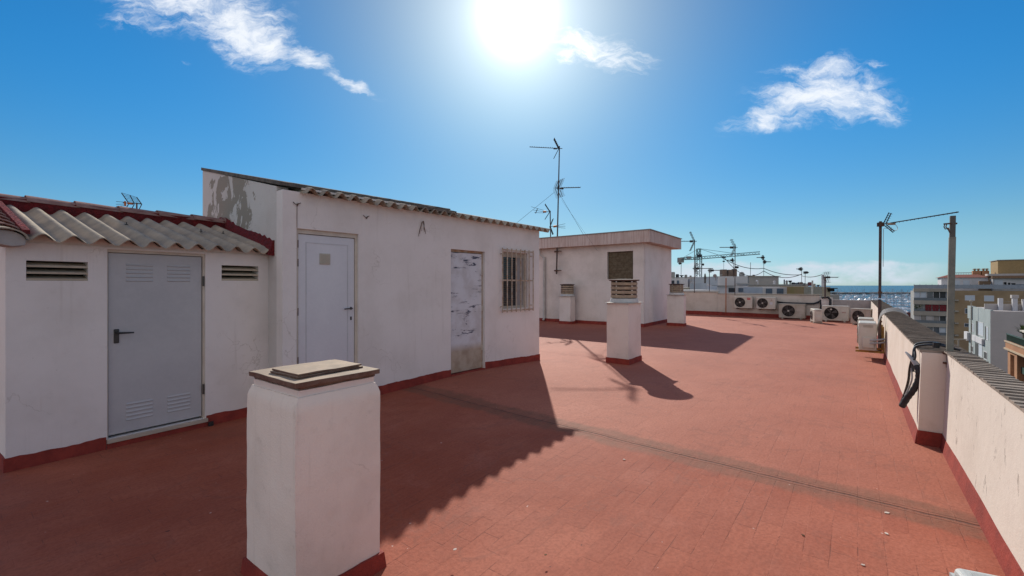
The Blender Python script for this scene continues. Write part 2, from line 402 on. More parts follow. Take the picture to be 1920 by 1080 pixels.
# ================================================================== SETTING
R = nrm(.6136, .7896); L = (-R[1], R[0]); TH = math.atan2(R[1], R[0])
JU = at(1068, 806).x * R[0] + at(1068, 806).y * R[1]
JU = .5 * (JU + at(1600, 932).x * R[0] + at(1600, 932).y * R[1])
FLOORM = floor_mat()
bwD = nrm(.73, -.683); bwP = (10.5, 26.4)                     # back parapet line
# floor of the roof terrace, one gently uneven sheet
def fz(x, y):
    a = .085 * math.exp(-((x + .75) ** 2 + (y - 8.3) ** 2) / 3.2) - .10 * math.exp(-((x + 1.0) ** 2 + (y - 2.45) ** 2) / 2.2)
    return a
fl = MB()
cor = [(16.9, 20.35), (.3, 35.95), (-14, 26), (-14, -7), (-4.2, -7)]
cor[-1] = (4.5 - R[0] * 14.7, 4.63 - R[1] * 14.7)
c0 = Matrix.Rotation(-TH, 4, 'Z')
fl.prism([tuple((c0 @ Vector((x, y, 0)))[:2]) for x, y in cor][::-1], -.35, 0)
bmesh.ops.delete(fl.bm, geom=[f for f in fl.bm.faces if all(v.co.z > -.1 for v in f.verts)], context='FACES_ONLY')
loc = [tuple((c0 @ Vector((x, y, 0)))[:2]) for x, y in cor]
tb = bmesh.new(); tv = [tb.verts.new((x, y, 0)) for x, y in loc]; tb.faces.new(tv)
inv_ = c0.inverted()
for ax, rng in ((0, range(-20, 40)), (1, range(-25, 40))):
    for k in rng:
        for sub in (0, .5):
            co_ = [0, 0, 0]; co_[ax] = k + sub; no_ = [0, 0, 0]; no_[ax] = 1
            bmesh.ops.bisect_plane(tb, geom=tb.verts[:] + tb.edges[:] + tb.faces[:], plane_co=co_, plane_no=no_)
for v in tb.verts:
    w_ = inv_ @ v.co; v.co.z = fz(w_.x, w_.y)
mp_ = {v: fl.bm.verts.new(v.co) for v in tb.verts}
for f in tb.faces: nf = fl.bm.faces.new([mp_[v] for v in f.verts]); nf.smooth = True
tb.free()
o = fl.build('floor', FLOORM, kind='structure'); o.rotation_euler = (0, 0, TH)
tag(o, 'red painted roof terrace floor', 'floor')

g = MB(); g.prism([(-900, -300), (900, -300), (900, 120), (170, 235), (120, 262), (-900, 400)], -20, -19)
tag(g.build('ground', GROUNDM, kind='structure'), 'town ground far below the terrace', 'ground')
sea = MB(); sea.poly([(-40000, 150, -20.3), (40000, 150, -20.3), (40000, 42000, -20.3), (-40000, 42000, -20.3)])
tag(sea.build('sea', water_mat(), kind='structure'), 'blue sea reaching the horizon', 'sea')
bw = MB()
def rockfn(p): return p + Vector((0, 0, 0)) + noise.noise_vector(p * .08) * 2.2
bw.gbox(500, 1300, 1060, 1095, -21.5, -15.5, 8, rockfn)
tag(bw.build('breakwater', ROCK, kind='structure'), 'dark rock breakwater beyond the boats', 'breakwater')

# ================================================================== MAIN TALL SHED
mD = (-.6391, -.7691); mW = (-.7691, .6391); mP = (.611, 9.937)
MF = frame(mP, mD, mW)
UM = 5.552
def um(px): return on_wall_s(px)
def on_wall_s(px):
    k = (px - CX) / FPX
    return (mP[0] - k * mP[1]) / (.6391 - k * .7691)
main = thing('roof_shed', 'tall white rooftop shed with two doors, a barred window and a wavy sheet roof', 'shed', MF @ Vector((2.7, 0, 0)))
d1 = (on_wall_s(672), on_wall_s(556)); d2 = (on_wall_s(909), on_wall_s(845.5)); wn_ = (on_wall_s(989), on_wall_s(943))
D1T, D2T = 2.45, 2.35
WZ0, WZ1 = 1.22, 2.39
holes = [(d1[0], d1[1], .06, D1T), (d2[0], d2[1], .06, D2T), (wn_[0], wn_[1], WZ0, WZ1)]
us = sorted({0, UM, *d1, *d2, *wn_}); zs = sorted({0, .06, WZ0, WZ1, D2T, D1T, 2.93})
w = MB(MF); w.cells(us, zs, 0, .18, holes); w.build('wall', WHITE, main)
# back, right wall
w = MB(MF)
w.extrude([(0, .18, 0), (0, 3.17, 0), (0, 3.17, 3.66), (0, .18, 2.93)], (.15, 0, 0))
w.box(.15, UM - .15, 3.02, 3.17, 0, 3.6); w.build('wall', WHITE, main)
PEELW = None
def peel_mat():
    m, nt, b = newmat('peeling_side_wall'); v = coords(nt)
    f = ramp(nt, nz(nt, v, 1.3, 6, .6), .4, .75)
    col = mixc(nt, math_n(nt, 'MULTIPLY', f, .4), (.62, .585, .545), (.45, .40, .34))
    tc = nt.nodes.new('ShaderNodeTexCoord'); sp = nt.nodes.new('ShaderNodeSeparateXYZ'); nt.links.new(tc.outputs['Object'], sp.inputs[0])
    pn = nz(nt, coords(nt, (1, 1, .8), loc=(.35, .1, .55)), 2.1, 7, .68, .5)
    # patches grow towards the far end of the wall (object x falls away from the near corner)
    tt = math_n(nt, 'MULTIPLY', math_n(nt, 'ADD', math_n(nt, 'MULTIPLY', sp.outputs[0], mW[0]), math_n(nt, 'MULTIPLY', sp.outputs[1], mW[1])), 1.0)
    reg = ramp(nt, tt, .65, 1.25, -.20, .045)
    reg2 = ramp(nt, tt, 2.85, 3.1, 0, -.3)
    topf = ramp(nt, sp.outputs[2], 3.38, 3.62, 0, -.25)
    val = math_n(nt, 'ADD', math_n(nt, 'ADD', pn, reg), math_n(nt, 'ADD', reg2, topf))
    pf = ramp(nt, val, .500, .507)
    small = math_n(nt, 'MULTIPLY', ramp(nt, nz(nt, v, 9, 5, .75), .64, .66), .6)
    col = mixc(nt, small, col, (.36, .34, .31))
    col = mixc(nt, pf, col, (.30, .265, .215))
    nt.links.new(col, b.inputs['Base Color']); b.inputs['Roughness'].default_value = .9
    h = math_n(nt, 'ADD', nz(nt, v, 60, 4), math_n(nt, 'MULTIPLY', nz(nt, v, 8, 4), 1.2)); h = math_n(nt, 'SUBTRACT', h, math_n(nt, 'MULTIPLY', pf, 1.0))
    bump(nt, b, h, .45, .014)
    return m
w = MB(MF)
w.extrude([(UM, .18, 0), (UM, 3.17, 0), (UM, 3.17, 3.70), (UM, .18, 2.995)], (-.15, 0, 0))
o = w.build('wall', peel_mat(), main); o['label'] = 'side wall with large patches of peeled paint'
# wavy sheet eave
def corrugated(mb, u0, u1, w0, w1, z0, z1, pitch, amp, th, n=8, phase=0.0, sag=0.0):
    cols = int((u1 - u0) / pitch * n); rows = 3
    T, B = [], []
    for i in range(cols + 1):
        u = u0 + (u1 - u0) * i / cols; zz = amp * math.cos(2 * math.pi * (u - u0) / pitch + phase)
        tr, br = [], []
        si = int((u - u0) / (pitch * 4.5)); jr = random.Random(si * 7 + 3); je = jr.uniform(-.03, .02); jz = jr.uniform(-.004, .004) + (.007 if si % 2 else 0)
        chip = max(0, noise.noise(Vector((u * 5.3, 3, 1))) - .3) * .09
        for j in range(rows + 1):
            t = j / rows; ww = w0 + (w1 - w0) * t + ((je + chip) if j == 0 else 0); z = z0 + (z1 - z0) * t + zz + jz + .006 * noise.noise(Vector((u * 1.5, ww * 2, 0)))
            tr.append(mb.v((u, ww, z + th))); br.append(mb.v((u, ww, z)))
        T.append(tr); B.append(br)
    for i in range(cols):
        for j in range(rows):
            mb.face([T[i][j], T[i + 1][j], T[i + 1][j + 1], T[i][j + 1]]); mb.face([B[i][j], B[i][j + 1], B[i + 1][j + 1], B[i + 1][j]])
        for j in (0, rows): mb.face([T[i][j], T[i + 1][j], B[i + 1][j], B[i][j]])
    for i in (0, cols):
        for j in range(rows): mb.face([T[i][j], T[i][j + 1], B[i][j + 1], B[i][j]])
    return mb
PIT = .2095
sh = MB(MF); corrugated(sh, -.22, UM - .22, -.14, 3.3, 2.925, 3.70, PIT, .043, .010, 12)
roofo = sh.build('roof', FIBRO, main, smooth=True)
# old layers above the eave: dark slab edge, pale mortar line
def ledge(mb, u0, u1, w0, w1, za, zb, zc, zd, n=40, seed=3, rag=.008):   # za-zb bottom/top at u0, zc-zd at u1
    prev = None; sl = .225
    for i in range(n + 1):
        t = i / n; u = u0 + (u1 - u0) * t
        lo = za + (zc - za) * t; hi = zb + (zd - zb) * t
        j1 = rag * noise.noise(Vector((u * 9, seed, 0))); j2 = rag * noise.noise(Vector((u * 7, seed + 5, 1))); j3 = rag * 2 * noise.noise(Vector((u * 6, seed + 9, 1)))
        ring = [mb.v((u, w0 + j3, lo + j1)), mb.v((u, w0 + j3 * .7, hi + j2)), mb.v((u, w1, hi + (w1 - w0) * sl)), mb.v((u, w1, lo + (w1 - w0) * sl))]
        if prev:
            for k in range(4): mb.face([prev[k], prev[(k + 1) % 4], ring[(k + 1) % 4], ring[k]])
        else: mb.face(ring)
        prev = ring
    mb.face(prev[::-1]); return mb
u846 = on_wall_s(846)
lg = MB(MF); ledge(lg, u846, UM + .015, .02, 3.2, 3.02, 3.065, 2.985, 3.035, 60, 3)
lg.build('roof_slab', FIBRO_D, main)
lg = MB(MF); ledge(lg, u846 + .6, UM - .25, -.05, .03, 2.975, 3.0, 2.955, 2.98, 60, 8, .006); lg.build('mortar_strip', WHITE_D, main)
lg = MB(MF); ledge(lg, -.15, u846 - .01, -.02, 3.2, 2.955, 2.975, 2.975, 3.0, 40, 12, .008); lg.build('roof_slab', FIBRO_D, main)
lg = MB(MF); ledge(lg, u846 - .02, u846 + .9, -.12, -.03, 2.955, 3.01, 2.965, 3.015, 12, 12, .01); lg.build('roof_slab', FIBRO_D, main)
lg = MB(MF); ledge(lg, -.1, u846 - .05, -.06, -.02, 2.962, 2.972, 2.965, 2.978, 40, 22, .004); lg.build('mortar_strip', WHITE_D, main)
# skirting
sk = MB(MF)
for a, b in ((-.012, d2[0] - .01), (d2[1] + .01, d1[0] - .01), (d1[1] + .01, UM)):
    sk.gbox(a, b, -.014, -.0005, -.02, .135, .05, lambda p: p + Vector((0, 0, (lambda q: fz(q.x, q.y) * .85 + .004)(MF @ Vector((p.x, 0, 0))) + .012 * noise.noise(p * 3) + .010 * noise.noise(p * 13))) if p.z > .1 else p)
sk.build('skirting', RED, main)
# white door
D = thing_ = None
def door_white():
    u0, u1 = d1
    f = MB(MF); t = .035
    f.box(u0, u0 + t, .03, .09, .06, D1T); f.box(u1 - t, u1, .03, .09, .06, D1T); f.box(u0 + t, u1 - t, .03, .09, D1T - .06, D1T); f.build('door_frame', FRAME, main)
    a, b, z0, z1 = u0 + t + .006, u1 - t - .006, .08, D1T - .067
    m = MB(MF); m.box(a, b, .045, .085, z0, z1)
    door = m.build('door', WHITED, main, bevel=.003)
    m = MB(MF); bw_ = .1
    m.box(a + bw_, b - bw_, .041, .0445, z0 + bw_, z0 + bw_ + .012); m.box(a + bw_, b - bw_, .041, .0445, z1 - bw_ - .012, z1 - bw_)
    m.box(a + bw_, a + bw_ + .012, .041, .0445, z0 + bw_ + .012, z1 - bw_ - .012); m.box(b - bw_ - .012, b - bw_, .041, .0445, z0 + bw_ + .012, z1 - bw_ - .012)
    m.build('panel_moulding', rough_mat('door_groove', (.58, .58, .60)), door)
    m = MB(MF); uc = on_wall_s(612); m.box(uc - .075, uc + .075, .034, .0405, 1.99, 2.14)
    for k in range(7): m.box(uc - .06, uc + .06, .028, .0335, 2.003 + k * .019, 2.011 + k * .019)
    m.build('vent_grille', rough_mat('grille_cream', (.50, .46, .38)), door)
    uh = u0 + t + .06; zh = 1.7 - 43 / FPX * 6.45
    m = MB(MF); m.box(uh - .012, uh + .012, .038, .0445, zh - .02, zh + .10 - .08); m.tube([(uh, .045, zh), (uh, .0, zh)], .01); m.tube([(uh, .002, zh), (uh + .12, .002, zh - .005)], .009)
    lk = MB(MF); lk.box(uh - .011, uh + .011, .038, .0445, zh - .17, zh - .12); lk.build('lock', BLACK, door)
    m.build('handle', rough_mat('dark_steel', (.10, .09, .085), None, .4, metal=.6), door)
    m = MB(MF)
    for z in (.7, 1.35, 2.0, 2.25): m.tube([(u1 - t + .002, .036, z - .05), (u1 - t + .002, .036, z + .05)], .009)
    m.build('hinge', RUST, door)
door_white()
def door_peeled():
    u0, u1 = d2
    f = MB(MF); t = .03
    f.box(u0, u0 + t, .06, .12, .06, D2T); f.box(u0 + t, u1, .06, .12, D2T - .04, D2T); f.build('door_frame', rough_mat('rust_frame', (.36, .22, .12), (.45, .38, .30), .8, 9), main)
    m = MB(MF); m.box(u0 + t + .008, u1 - .004, .05, .088, .112, D2T - .05); door = m.build('door', PEELD, main, bevel=.003)
    door['label'] = 'white door with dark flaked paint'
    m = MB(MF)
    for z in (.5, 1.25, 1.95): m.tube([(u0 + t + .002, .045, z - .05), (u0 + t + .002, .045, z + .05)], .01)
    m.build('hinge', FRAME, door)
    m = MB(MF); m.box(u0 + .005, u1 - .005, -.02, .17, .0, .10); m.build('threshold', RED, main)
door_peeled()
def window_barred():
    u0, u1 = wn_
    f = MB(MF); t = .05
    f.box(u0, u0 + t, .07, .13, WZ0, WZ1); f.box(u1 - t, u1, .07, .13, WZ0, WZ1); f.box(u0 + t, u1 - t, .07, .13, WZ1 - .1, WZ1); f.box(u0 + t, u1 - t, .07, .13, WZ0, WZ0 + t)
    win = f.build('window', rough_mat('window_cream', (.50, .45, .38)), main)
    m = MB(MF); m.box(u0 + t, u1 - t, .125, .135, WZ0 + t, WZ1 - .1); m.build('pane', GLASS, win)
    m = MB(MF)
    n = 26
    for k in range(n):
        z = WZ0 + t + .01 + (WZ1 - .12 - WZ0 - t) * k / n
        m.extrude([(u0 + .32, .085, z), (u0 + .32, .105, z + .018), (u0 + .32, .108, z + .016), (u0 + .32, .088, z - .002)], (u1 - t - u0 - .33, 0, 0))
    m.build('blind_slats', rough_mat('blind_brown', (.10, .075, .06), (.16, .12, .09)), win)
    m = MB(MF); m.box(u0 + t, u0 + .30, .088, .10, WZ0 + t, WZ1 - .1); m.build('sash', rough_mat('sash_grey', (.34, .32, .31)), win)
    g0, g1, z0, z1 = on_wall_s(995), on_wall_s(937.5), 1.15, 2.455
    m = MB(MF); y = -.07
    for u in [g0 + (g1 - g0) * k / 7 for k in range(8)]:
        m.box(u - .009, u + .009, y - .009, y + .009, z0, z1)
    for z in (z0 + .035, z1 - .035, (z0 + z1) / 2):
        m.box(g0, g1, y + .0095, y + .016, z - .014, z + .014)
    for u in (g0 + .02, g1 - .02):
        for z in (z0 + .12, z1 - .12): m.box(u - .01, u + .01, y + .016, .0, z - .01, z + .01)
    m.build('bars', rough_mat('grille_paint', (.55, .47, .38), (.38, .25, .16), .7, 9, 60, .3, .004), win)
window_barred()
# dark room behind openings (real inner lining)
# scraps of wire on the wall
wr = MB(MF); uc = on_wall_s(791)
for k in range(3):
    pts = []
    for i in range(12):
        t = i / 11; a = math.pi * (1.0 - t) * 1.0
        pts.append((uc + (.07 - .02 * k) * math.cos(a) + .01 * math.sin(7 * t + k), -.012 - .008 * k, 2.70 + .08 * math.sin(a) - (.38 - .09 * k) * abs(t - .5) * (1 if t > .5 else .7)))
    wr.tube(pts, .004, 5)
tag(wr.build('wire_loop', rough_mat('old_wire', (.22, .15, .11)), None), 'loose loop of old wire hanging on the shed wall between its doors', 'wire')
wr = MB(MF)
for px, py in ((556, 384), (686, 408)):
    u = on_wall_s(px); d = (MF @ Vector((u, 0, 0))).y; z = CAMZ + (HY - py) / FPX * d
    wr.tube([(u + .05, -.01, z + .03), (u + .01, -.02, z - .005), (u - .05, -.01, z + .03)], .005, 5)
    wr.tube([(u, -.015, z - .02), (u - .02, -.015, z + .02)], .006, 5)
wr.build('hook', RUST, main)
ub = on_wall_s(556.5)
wr = MB(MF); wr.tube([(ub, -.006, 2.78), (ub, -.006, D1T + .005)], .0035, 5); wr.build('wire', rough_mat('old_wire', (.22, .15, .11)), main)

# ================================================================== LOW SHED
sD = nrm(1.324, 1.93); sW = (-sD[1], sD[0]); sP = (-4.60, 4.02)
SF = frame(sP, sD, sW)
def ss(px, off=0.0):
    k = (px - CX) / FPX; P = (sP[0] + sW[0] * off, sP[1] + sW[1] * off)
    return (k * P[1] - P[0]) / (sD[0] - k * sD[1])
SU = ss(503) + .12
low = thing('low_roof_shed', 'low white shed with a grey steel door and wavy sheet roof at the left', 'shed', SF @ Vector((1.3, 0, 0)))
def sz(px, py): return CAMZ + (HY - py) / FPX * (sP[1] + sD[1] * ss(px))
gd = (ss(201), ss(385)); GT = sz(201, 467)
l1 = (ss(49), ss(165), sz(49, 526), sz(49, 488)); l2 = (ss(415.5), ss(484.5), sz(415, 526), sz(415, 497))
us = sorted({0, SU, *gd, l1[0], l1[1], l2[0], l2[1]}); ztop = 2.10
zs = sorted({0, .10, GT, l1[2], l1[3], l2[2], l2[3], ztop})
w = MB(SF); w.cells(us, zs, 0, .16, [(gd[0], gd[1], .10, GT), l1, l2]); w.build('wall', WHITE, low)
w = MB(SF)
w.extrude([(0, .16, 0), (0, 1.80, 0), (0, 1.80, 2.60), (0, .16, 2.12)], (.15, 0, 0)); w.box(.15, SU + .3, 1.66, 1.80, 0, 2.62); w.build('wall', WHITE, low)
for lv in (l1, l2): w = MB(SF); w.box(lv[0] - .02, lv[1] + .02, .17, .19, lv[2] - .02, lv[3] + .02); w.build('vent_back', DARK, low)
for lv in (l1, l2):
    w = MB(SF); hgt = (lv[3] - lv[2])
    for k in range(3):
        z = lv[3] - hgt * (k + .98) / 3
        w.extrude([(lv[0] + .001, .004, z), (lv[0] + .001, .13, z + hgt * .20), (lv[0] + .001, .13, z + hgt * .27), (lv[0] + .001, .004, z + hgt * .10)], (lv[1] - lv[0] - .002, 0, 0))
    w.build('vent_louvre', rough_mat('vent_cream', (.52, .45, .34), (.42, .35, .26)), low)
sk = MB(SF)
skf = lambda p: p + Vector((0, 0, .012 * noise.noise(p * 3) + .010 * noise.noise(p * 13))) if p.z > .1 else p
sk.gbox(-.014, gd[0] - .01, -.014, -.0005, 0, .125, .05, skf); sk.gbox(gd[1] + .01, SU, -.014, -.0005, 0, .125, .05, skf)
sk.gbox(-.014, -.0005, 0, 1.8, 0, .125, .12, skf); sk.box(gd[0] - .005, gd[1] + .005, -.012, -.0005, 0, .055)
sk.build('skirting', RED, low)
def door_grey():
    u0, u1 = gd
    m = MB(SF); m.box(u0 - .004, u1 + .02, -.03, .12, .056, .098); m.build('threshold', rough_mat('threshold_stone', (.50, .42, .33)), low, bevel=.004)
    f = MB(SF); f.box(u0, u0 + .012, .02, .09, .10, GT); f.box(u1 - .02, u1, .02, .09, .10, GT); f.box(u0 + .012, u1 - .02, .02, .09, GT - .03, GT); f.build('door_frame', FRAME, low)
    a, b, z0, z1 = u0 + .016, u1 - .026, .125, GT - .035
    m = MB(SF); m.box(a, b, .035, .075, z0, z1); door = m.build('door', GREYD, low, bevel=.004)
    W_ = b - a
    for (fx0, fx1) in ((.17, .44), (.60, .86)):
        for zb, up in ((z1 - .30, 1), (z0 + .12, 0)):
            m = MB(SF)
            for k in range(5):
                z = zb + k * .042; x0, x1 = a + W_ * fx0, a + W_ * fx1
                # raised louvre: half-lens ridge
                m.extrude([(x0, .0345, z), (x0, .0345, z + .024), (x0, .026, z + .006)], (x1 - x0, 0, 0))
            m.build('louvre', rough_mat('grey_louvre', (.49, .49, .49), (.45, .455, .455), .5, 2, 30, 0), door)
    uh = ss(220); zh = sz(220, 628)
    m = MB(SF); m.box(uh - .022, uh + .022, .022, .0345, zh - .09, zh + .06); o = m.build('handle_plate', BLACK, door, bevel=.008)
    m = MB(SF); m.tube([(uh, .022, zh + .02), (uh, -.03, zh + .02)], .011); m.tube([(uh, -.028, zh + .02), (uh + .03, -.034, zh + .02), (uh + .13, -.03, zh + .016)], [.012, .011, .008])
    m.build('handle', BLACK, door, smooth=True)
    m = MB(SF)
    for z in (.45, 1.75): m.tube([(b + .012, .018, z - .06), (b + .012, .018, z + .06)], .011)
    m.build('hinge', rough_mat('dark_steel', (.10, .09, .085)), door)
    m = MB(SF); m.box(u1 + .02, u1 + .07, -.05, -.015, 0, .05); m.build('door_stop', BLACK, low)
door_grey()
# wavy roof
PW = .2095; E0, E1 = -.15, 1.52
sh = MB(SF); corrugated(sh, .06, SU + .02, E0, E1, 2.135, 2.135 + (E1 - E0) * .265, PW, .036, .010, 12, phase=math.pi * .55)
sh.build('roof', FIBRO, low, smooth=True)
for px, py in ((188, 424), (346, 435), (428, 440)):
    m = MB(SF)
    u = ss(px); 
    for i in (0,):
        uu = {188: 1.05, 346: 1.83, 428: 2.1}[px]; wv = .75; z = 2.135 + (wv - E0) * .265 + .05
        m.tube([(uu, wv, z - .02), (uu, wv, z + .035)], .006, 6); m.lathe([(.018, 0), (.018, .008)], (uu, wv, z), 8)
        m.build('roof_bolt', BLACK, low)
# plaster behind the waves up to the underside
m = MB(SF); prev = None
for i in range(int(SU / .02)):
    u = .10 + i * .02
    if u > SU: break
    z = 2.135 + .15 * .265 + .036 * math.cos(2 * math.pi * (u - .06) / PW + math.pi * .55) - .008
    ring = [m.v((u, .012, 2.10)), m.v((u, .012, z)), m.v((u, .06, z)), m.v((u, .06, 2.10))]
    if prev:
        for k in range(4): m.face([prev[k], prev[(k + 1) % 4], ring[(k + 1) % 4], ring[k]])
    else: m.face(ring)
    prev = ring
m.face(prev[::-1]); m.build('mortar_infill', WHITE_D, low)
# red ridge wall with overlapping half round tiles
m = MB(SF); m.gbox(-.35, SU + .35, 1.50, 1.70, 2.50, 2.70, .07, wobble(.018, 5, 2)); m.build('ridge_flashing', REDB, low)
tl = .42; k = 0; u = -.5
while u < SU + .2:
    m = MB(SF); n = 10; prev = None
    for j, uu in enumerate((u, u + tl + .03)):
        r = .115 if j == 0 else .10; ring = []
        for i in range(n + 1):
            a = math.pi * i / n
            ring.append((uu, 1.60 - r * math.cos(a), 2.665 + r * .72 * math.sin(a) + (.012 if j == 0 else 0)))
        inner = [(p[0], 1.60 + (p[1] - 1.60) * .88, 2.665 + (p[2] - 2.665) * .88) for p in ring]
        loop = [m.v(p) for p in ring] + [m.v(p) for p in inner[::-1]]
        if prev:
            for i in range(len(loop)): m.face([prev[i], prev[(i + 1) % len(loop)], loop[(i + 1) % len(loop)], loop[i]])
            m.face(loop)
        else: m.face(loop[::-1])
        prev = loop
    m.build('ridge_tile', CAPT, low, smooth=True); u += tl; k += 1
# tiles climbing the left verge
for k in range(8):
    m = MB(SF); n = 12; prev = None
    w0 = E0 - .06 + k * .235
    for j, ww in enumerate((w0, w0 + .33)):
        r = .155 if j == 0 else .13; zb = 2.10 + (ww - E0) * .265 + (.03 if j == 0 else .0)
        ring = [(-.035 - r * math.cos(math.pi * i / n) , ww, zb + r * .62 * math.sin(math.pi * i / n)) for i in range(n + 1)]
        inner = [(-.035 + (p[0] + .035) * .9, ww, zb + (p[2] - zb) * .88) for p in ring]
        loop = [m.v(p) for p in ring] + [m.v(p) for p in inner[::-1]]
        if prev:
            for i in range(len(loop)): m.face([prev[i], prev[(i + 1) % len(loop)], loop[(i + 1) % len(loop)], loop[i]])
            m.face(loop)
        else: m.face(loop[::-1])
        prev = loop
    m.build('verge_tile', CAPT if k else FIBRO, low, smooth=True)
m = MB(SF); m.extrude([(-.035 - .14 * math.cos(math.pi * i / 10), E0 - .02, 2.105 + .085 * math.sin(math.pi * i / 10)) for i in range(11)] + [(.10, E0 - .02, 2.06), (.02, E0 - .02, 2.045), (-.10, E0 - .02, 2.07)], (0, .25, 0))
m.build('verge_mortar', rough_mat('grey_mortar', (.40, .38, .36), (.32, .30, .29)), low, bevel=.008)
m = MB(SF); m.extrude([(.09, E0 + .05, 2.17), (.09, E1, 2.17 + (E1 - E0 - .05) * .265), (.09, E1, 2.235 + (E1 - E0 - .05) * .265), (.09, E0 + .05, 2.21)], (.05, 0, 0))
m.build('verge_flashing', REDB, low)
# red flashing where the roof meets the peeling wall (stuck to that wall's face)
m = MB(MF)
pts = [(.25, 2.075), (.25, 2.27)]
n = 26; lo = []; hi = []
for i in range(n + 1):
    t = i / n; ww = .24 + 2.02 * t; zb = 2.09 + (ww - .24) * .245
    lo.append((ww, zb)); hi.append((ww, zb + .20 + .03 * math.sin(t * 9) * t + .03 * noise.noise(Vector((ww * 12, 1, 2)))))
for i in range(n):
    a0, a1, b0, b1 = lo[i], lo[i + 1], hi[i], hi[i + 1]
    vs = [m.v((UM + .001, a0[0], a0[1])), m.v((UM + .001, a1[0], a1[1])), m.v((UM + .001, b1[0], b1[1])), m.v((UM + .001, b0[0], b0[1]))]
    vt = [m.v((UM + .075, a0[0], a0[1])), m.v((UM + .075, a1[0], a1[1])), m.v((UM + .022, b1[0], b1[1] - .01)), m.v((UM + .022, b0[0], b0[1] - .01))]
    m.face(vs); m.face(vt)
    for q in ((0, 1), (2, 3)) + (((3, 0),) if i == 0 else ()) + (((1, 2),) if i == n - 1 else ()): m.face([vs[q[0]], vs[q[1]], vt[q[1]], vt[q[0]]])
bmesh.ops.remove_doubles(m.bm, verts=m.bm.verts[:], dist=.0005)
m.build('wall_flashing', REDB, low)

# ================================================================== FRONT PILLAR
pR = nrm(.605, .797); pL = (-pR[1], pR[0]); pP = (-1.162, 2.378)
PF = frame(pP, pR, pL) @ Matrix.Translation((0, 0, -.035)) @ Matrix.Diagonal((1.06, 1.06, 1, 1))
pil = thing('chimney_stack', 'squat white chimney stack capped with stacked stone slabs, closest to the camera', 'chimney', PF @ Vector((.26, .28, 0)))
def pfn(p):
    q = p.copy(); t = max(0, (p.z - 1.0) / .15)
    q.x += (.5 - (p.x / .51)) * .0
    if p.z > 1.07:                                            # shoulders pull in under the slabs
        f = (p.z - 1.07) / .05 * .06
        q.x += (.255 - p.x) * f * 1.3; q.y += (.285 - p.y) * f * 1.0
    return q + noise.noise_vector(p * 3.2) * .006 + noise.noise_vector(p * 14) * .002
m = MB(PF); m.gbox(.028, .482, .025, .545, 1.10, 1.157, .03, wobble(.004, 7, 2)); m.build('mortar_bed', WHITE_D, pil)
m = MB(PF); m.gbox(0, .51, 0, .57, -.10, 1.118, .03, pfn); o = m.build('shaft', CHIM, pil, smooth=True)
for f in o.data.polygons: f.use_smooth = True
m = MB(PF)
def skp(p):
    f = 1 - (p.z + .075) / .12
    return Vector((p.x + (-.012 if p.x < .25 else .012) * f, p.y + (-.012 if p.y < .28 else .012) * f, p.z + (.008 * noise.noise(p * 9) if p.z > .0 else 0)))
m.gbox(-.016, .526, -.016, .586, -.075, .045, .05, skp); m.build('skirting', RED, pil)
def slab(x0, x1, y0, y1, z0, z1, rot=0, name='slab', top=SLAB):
    c = Vector(((x0 + x1) / 2, (y0 + y1) / 2, 0)); M2 = PF @ Matrix.Translation(c) @ Matrix.Rotation(rot, 4, 'Z')
    hx, hy = (x1 - x0) / 2, (y1 - y0) / 2
    m = MB(M2); m.gbox(-hx, hx, -hy, hy, z0, z1, .06, wobble(.004, 9, z0 * 50))
    o = m.build(name, top, pil, bevel=.003)
    o.data.materials.append(SLAB_E)
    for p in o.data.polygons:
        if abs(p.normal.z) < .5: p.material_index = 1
    return o
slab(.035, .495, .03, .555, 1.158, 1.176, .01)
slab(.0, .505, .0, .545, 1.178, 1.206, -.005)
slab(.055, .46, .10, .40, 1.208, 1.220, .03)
slab(.06, .45, .10, .385, 1.222, 1.234, .012)

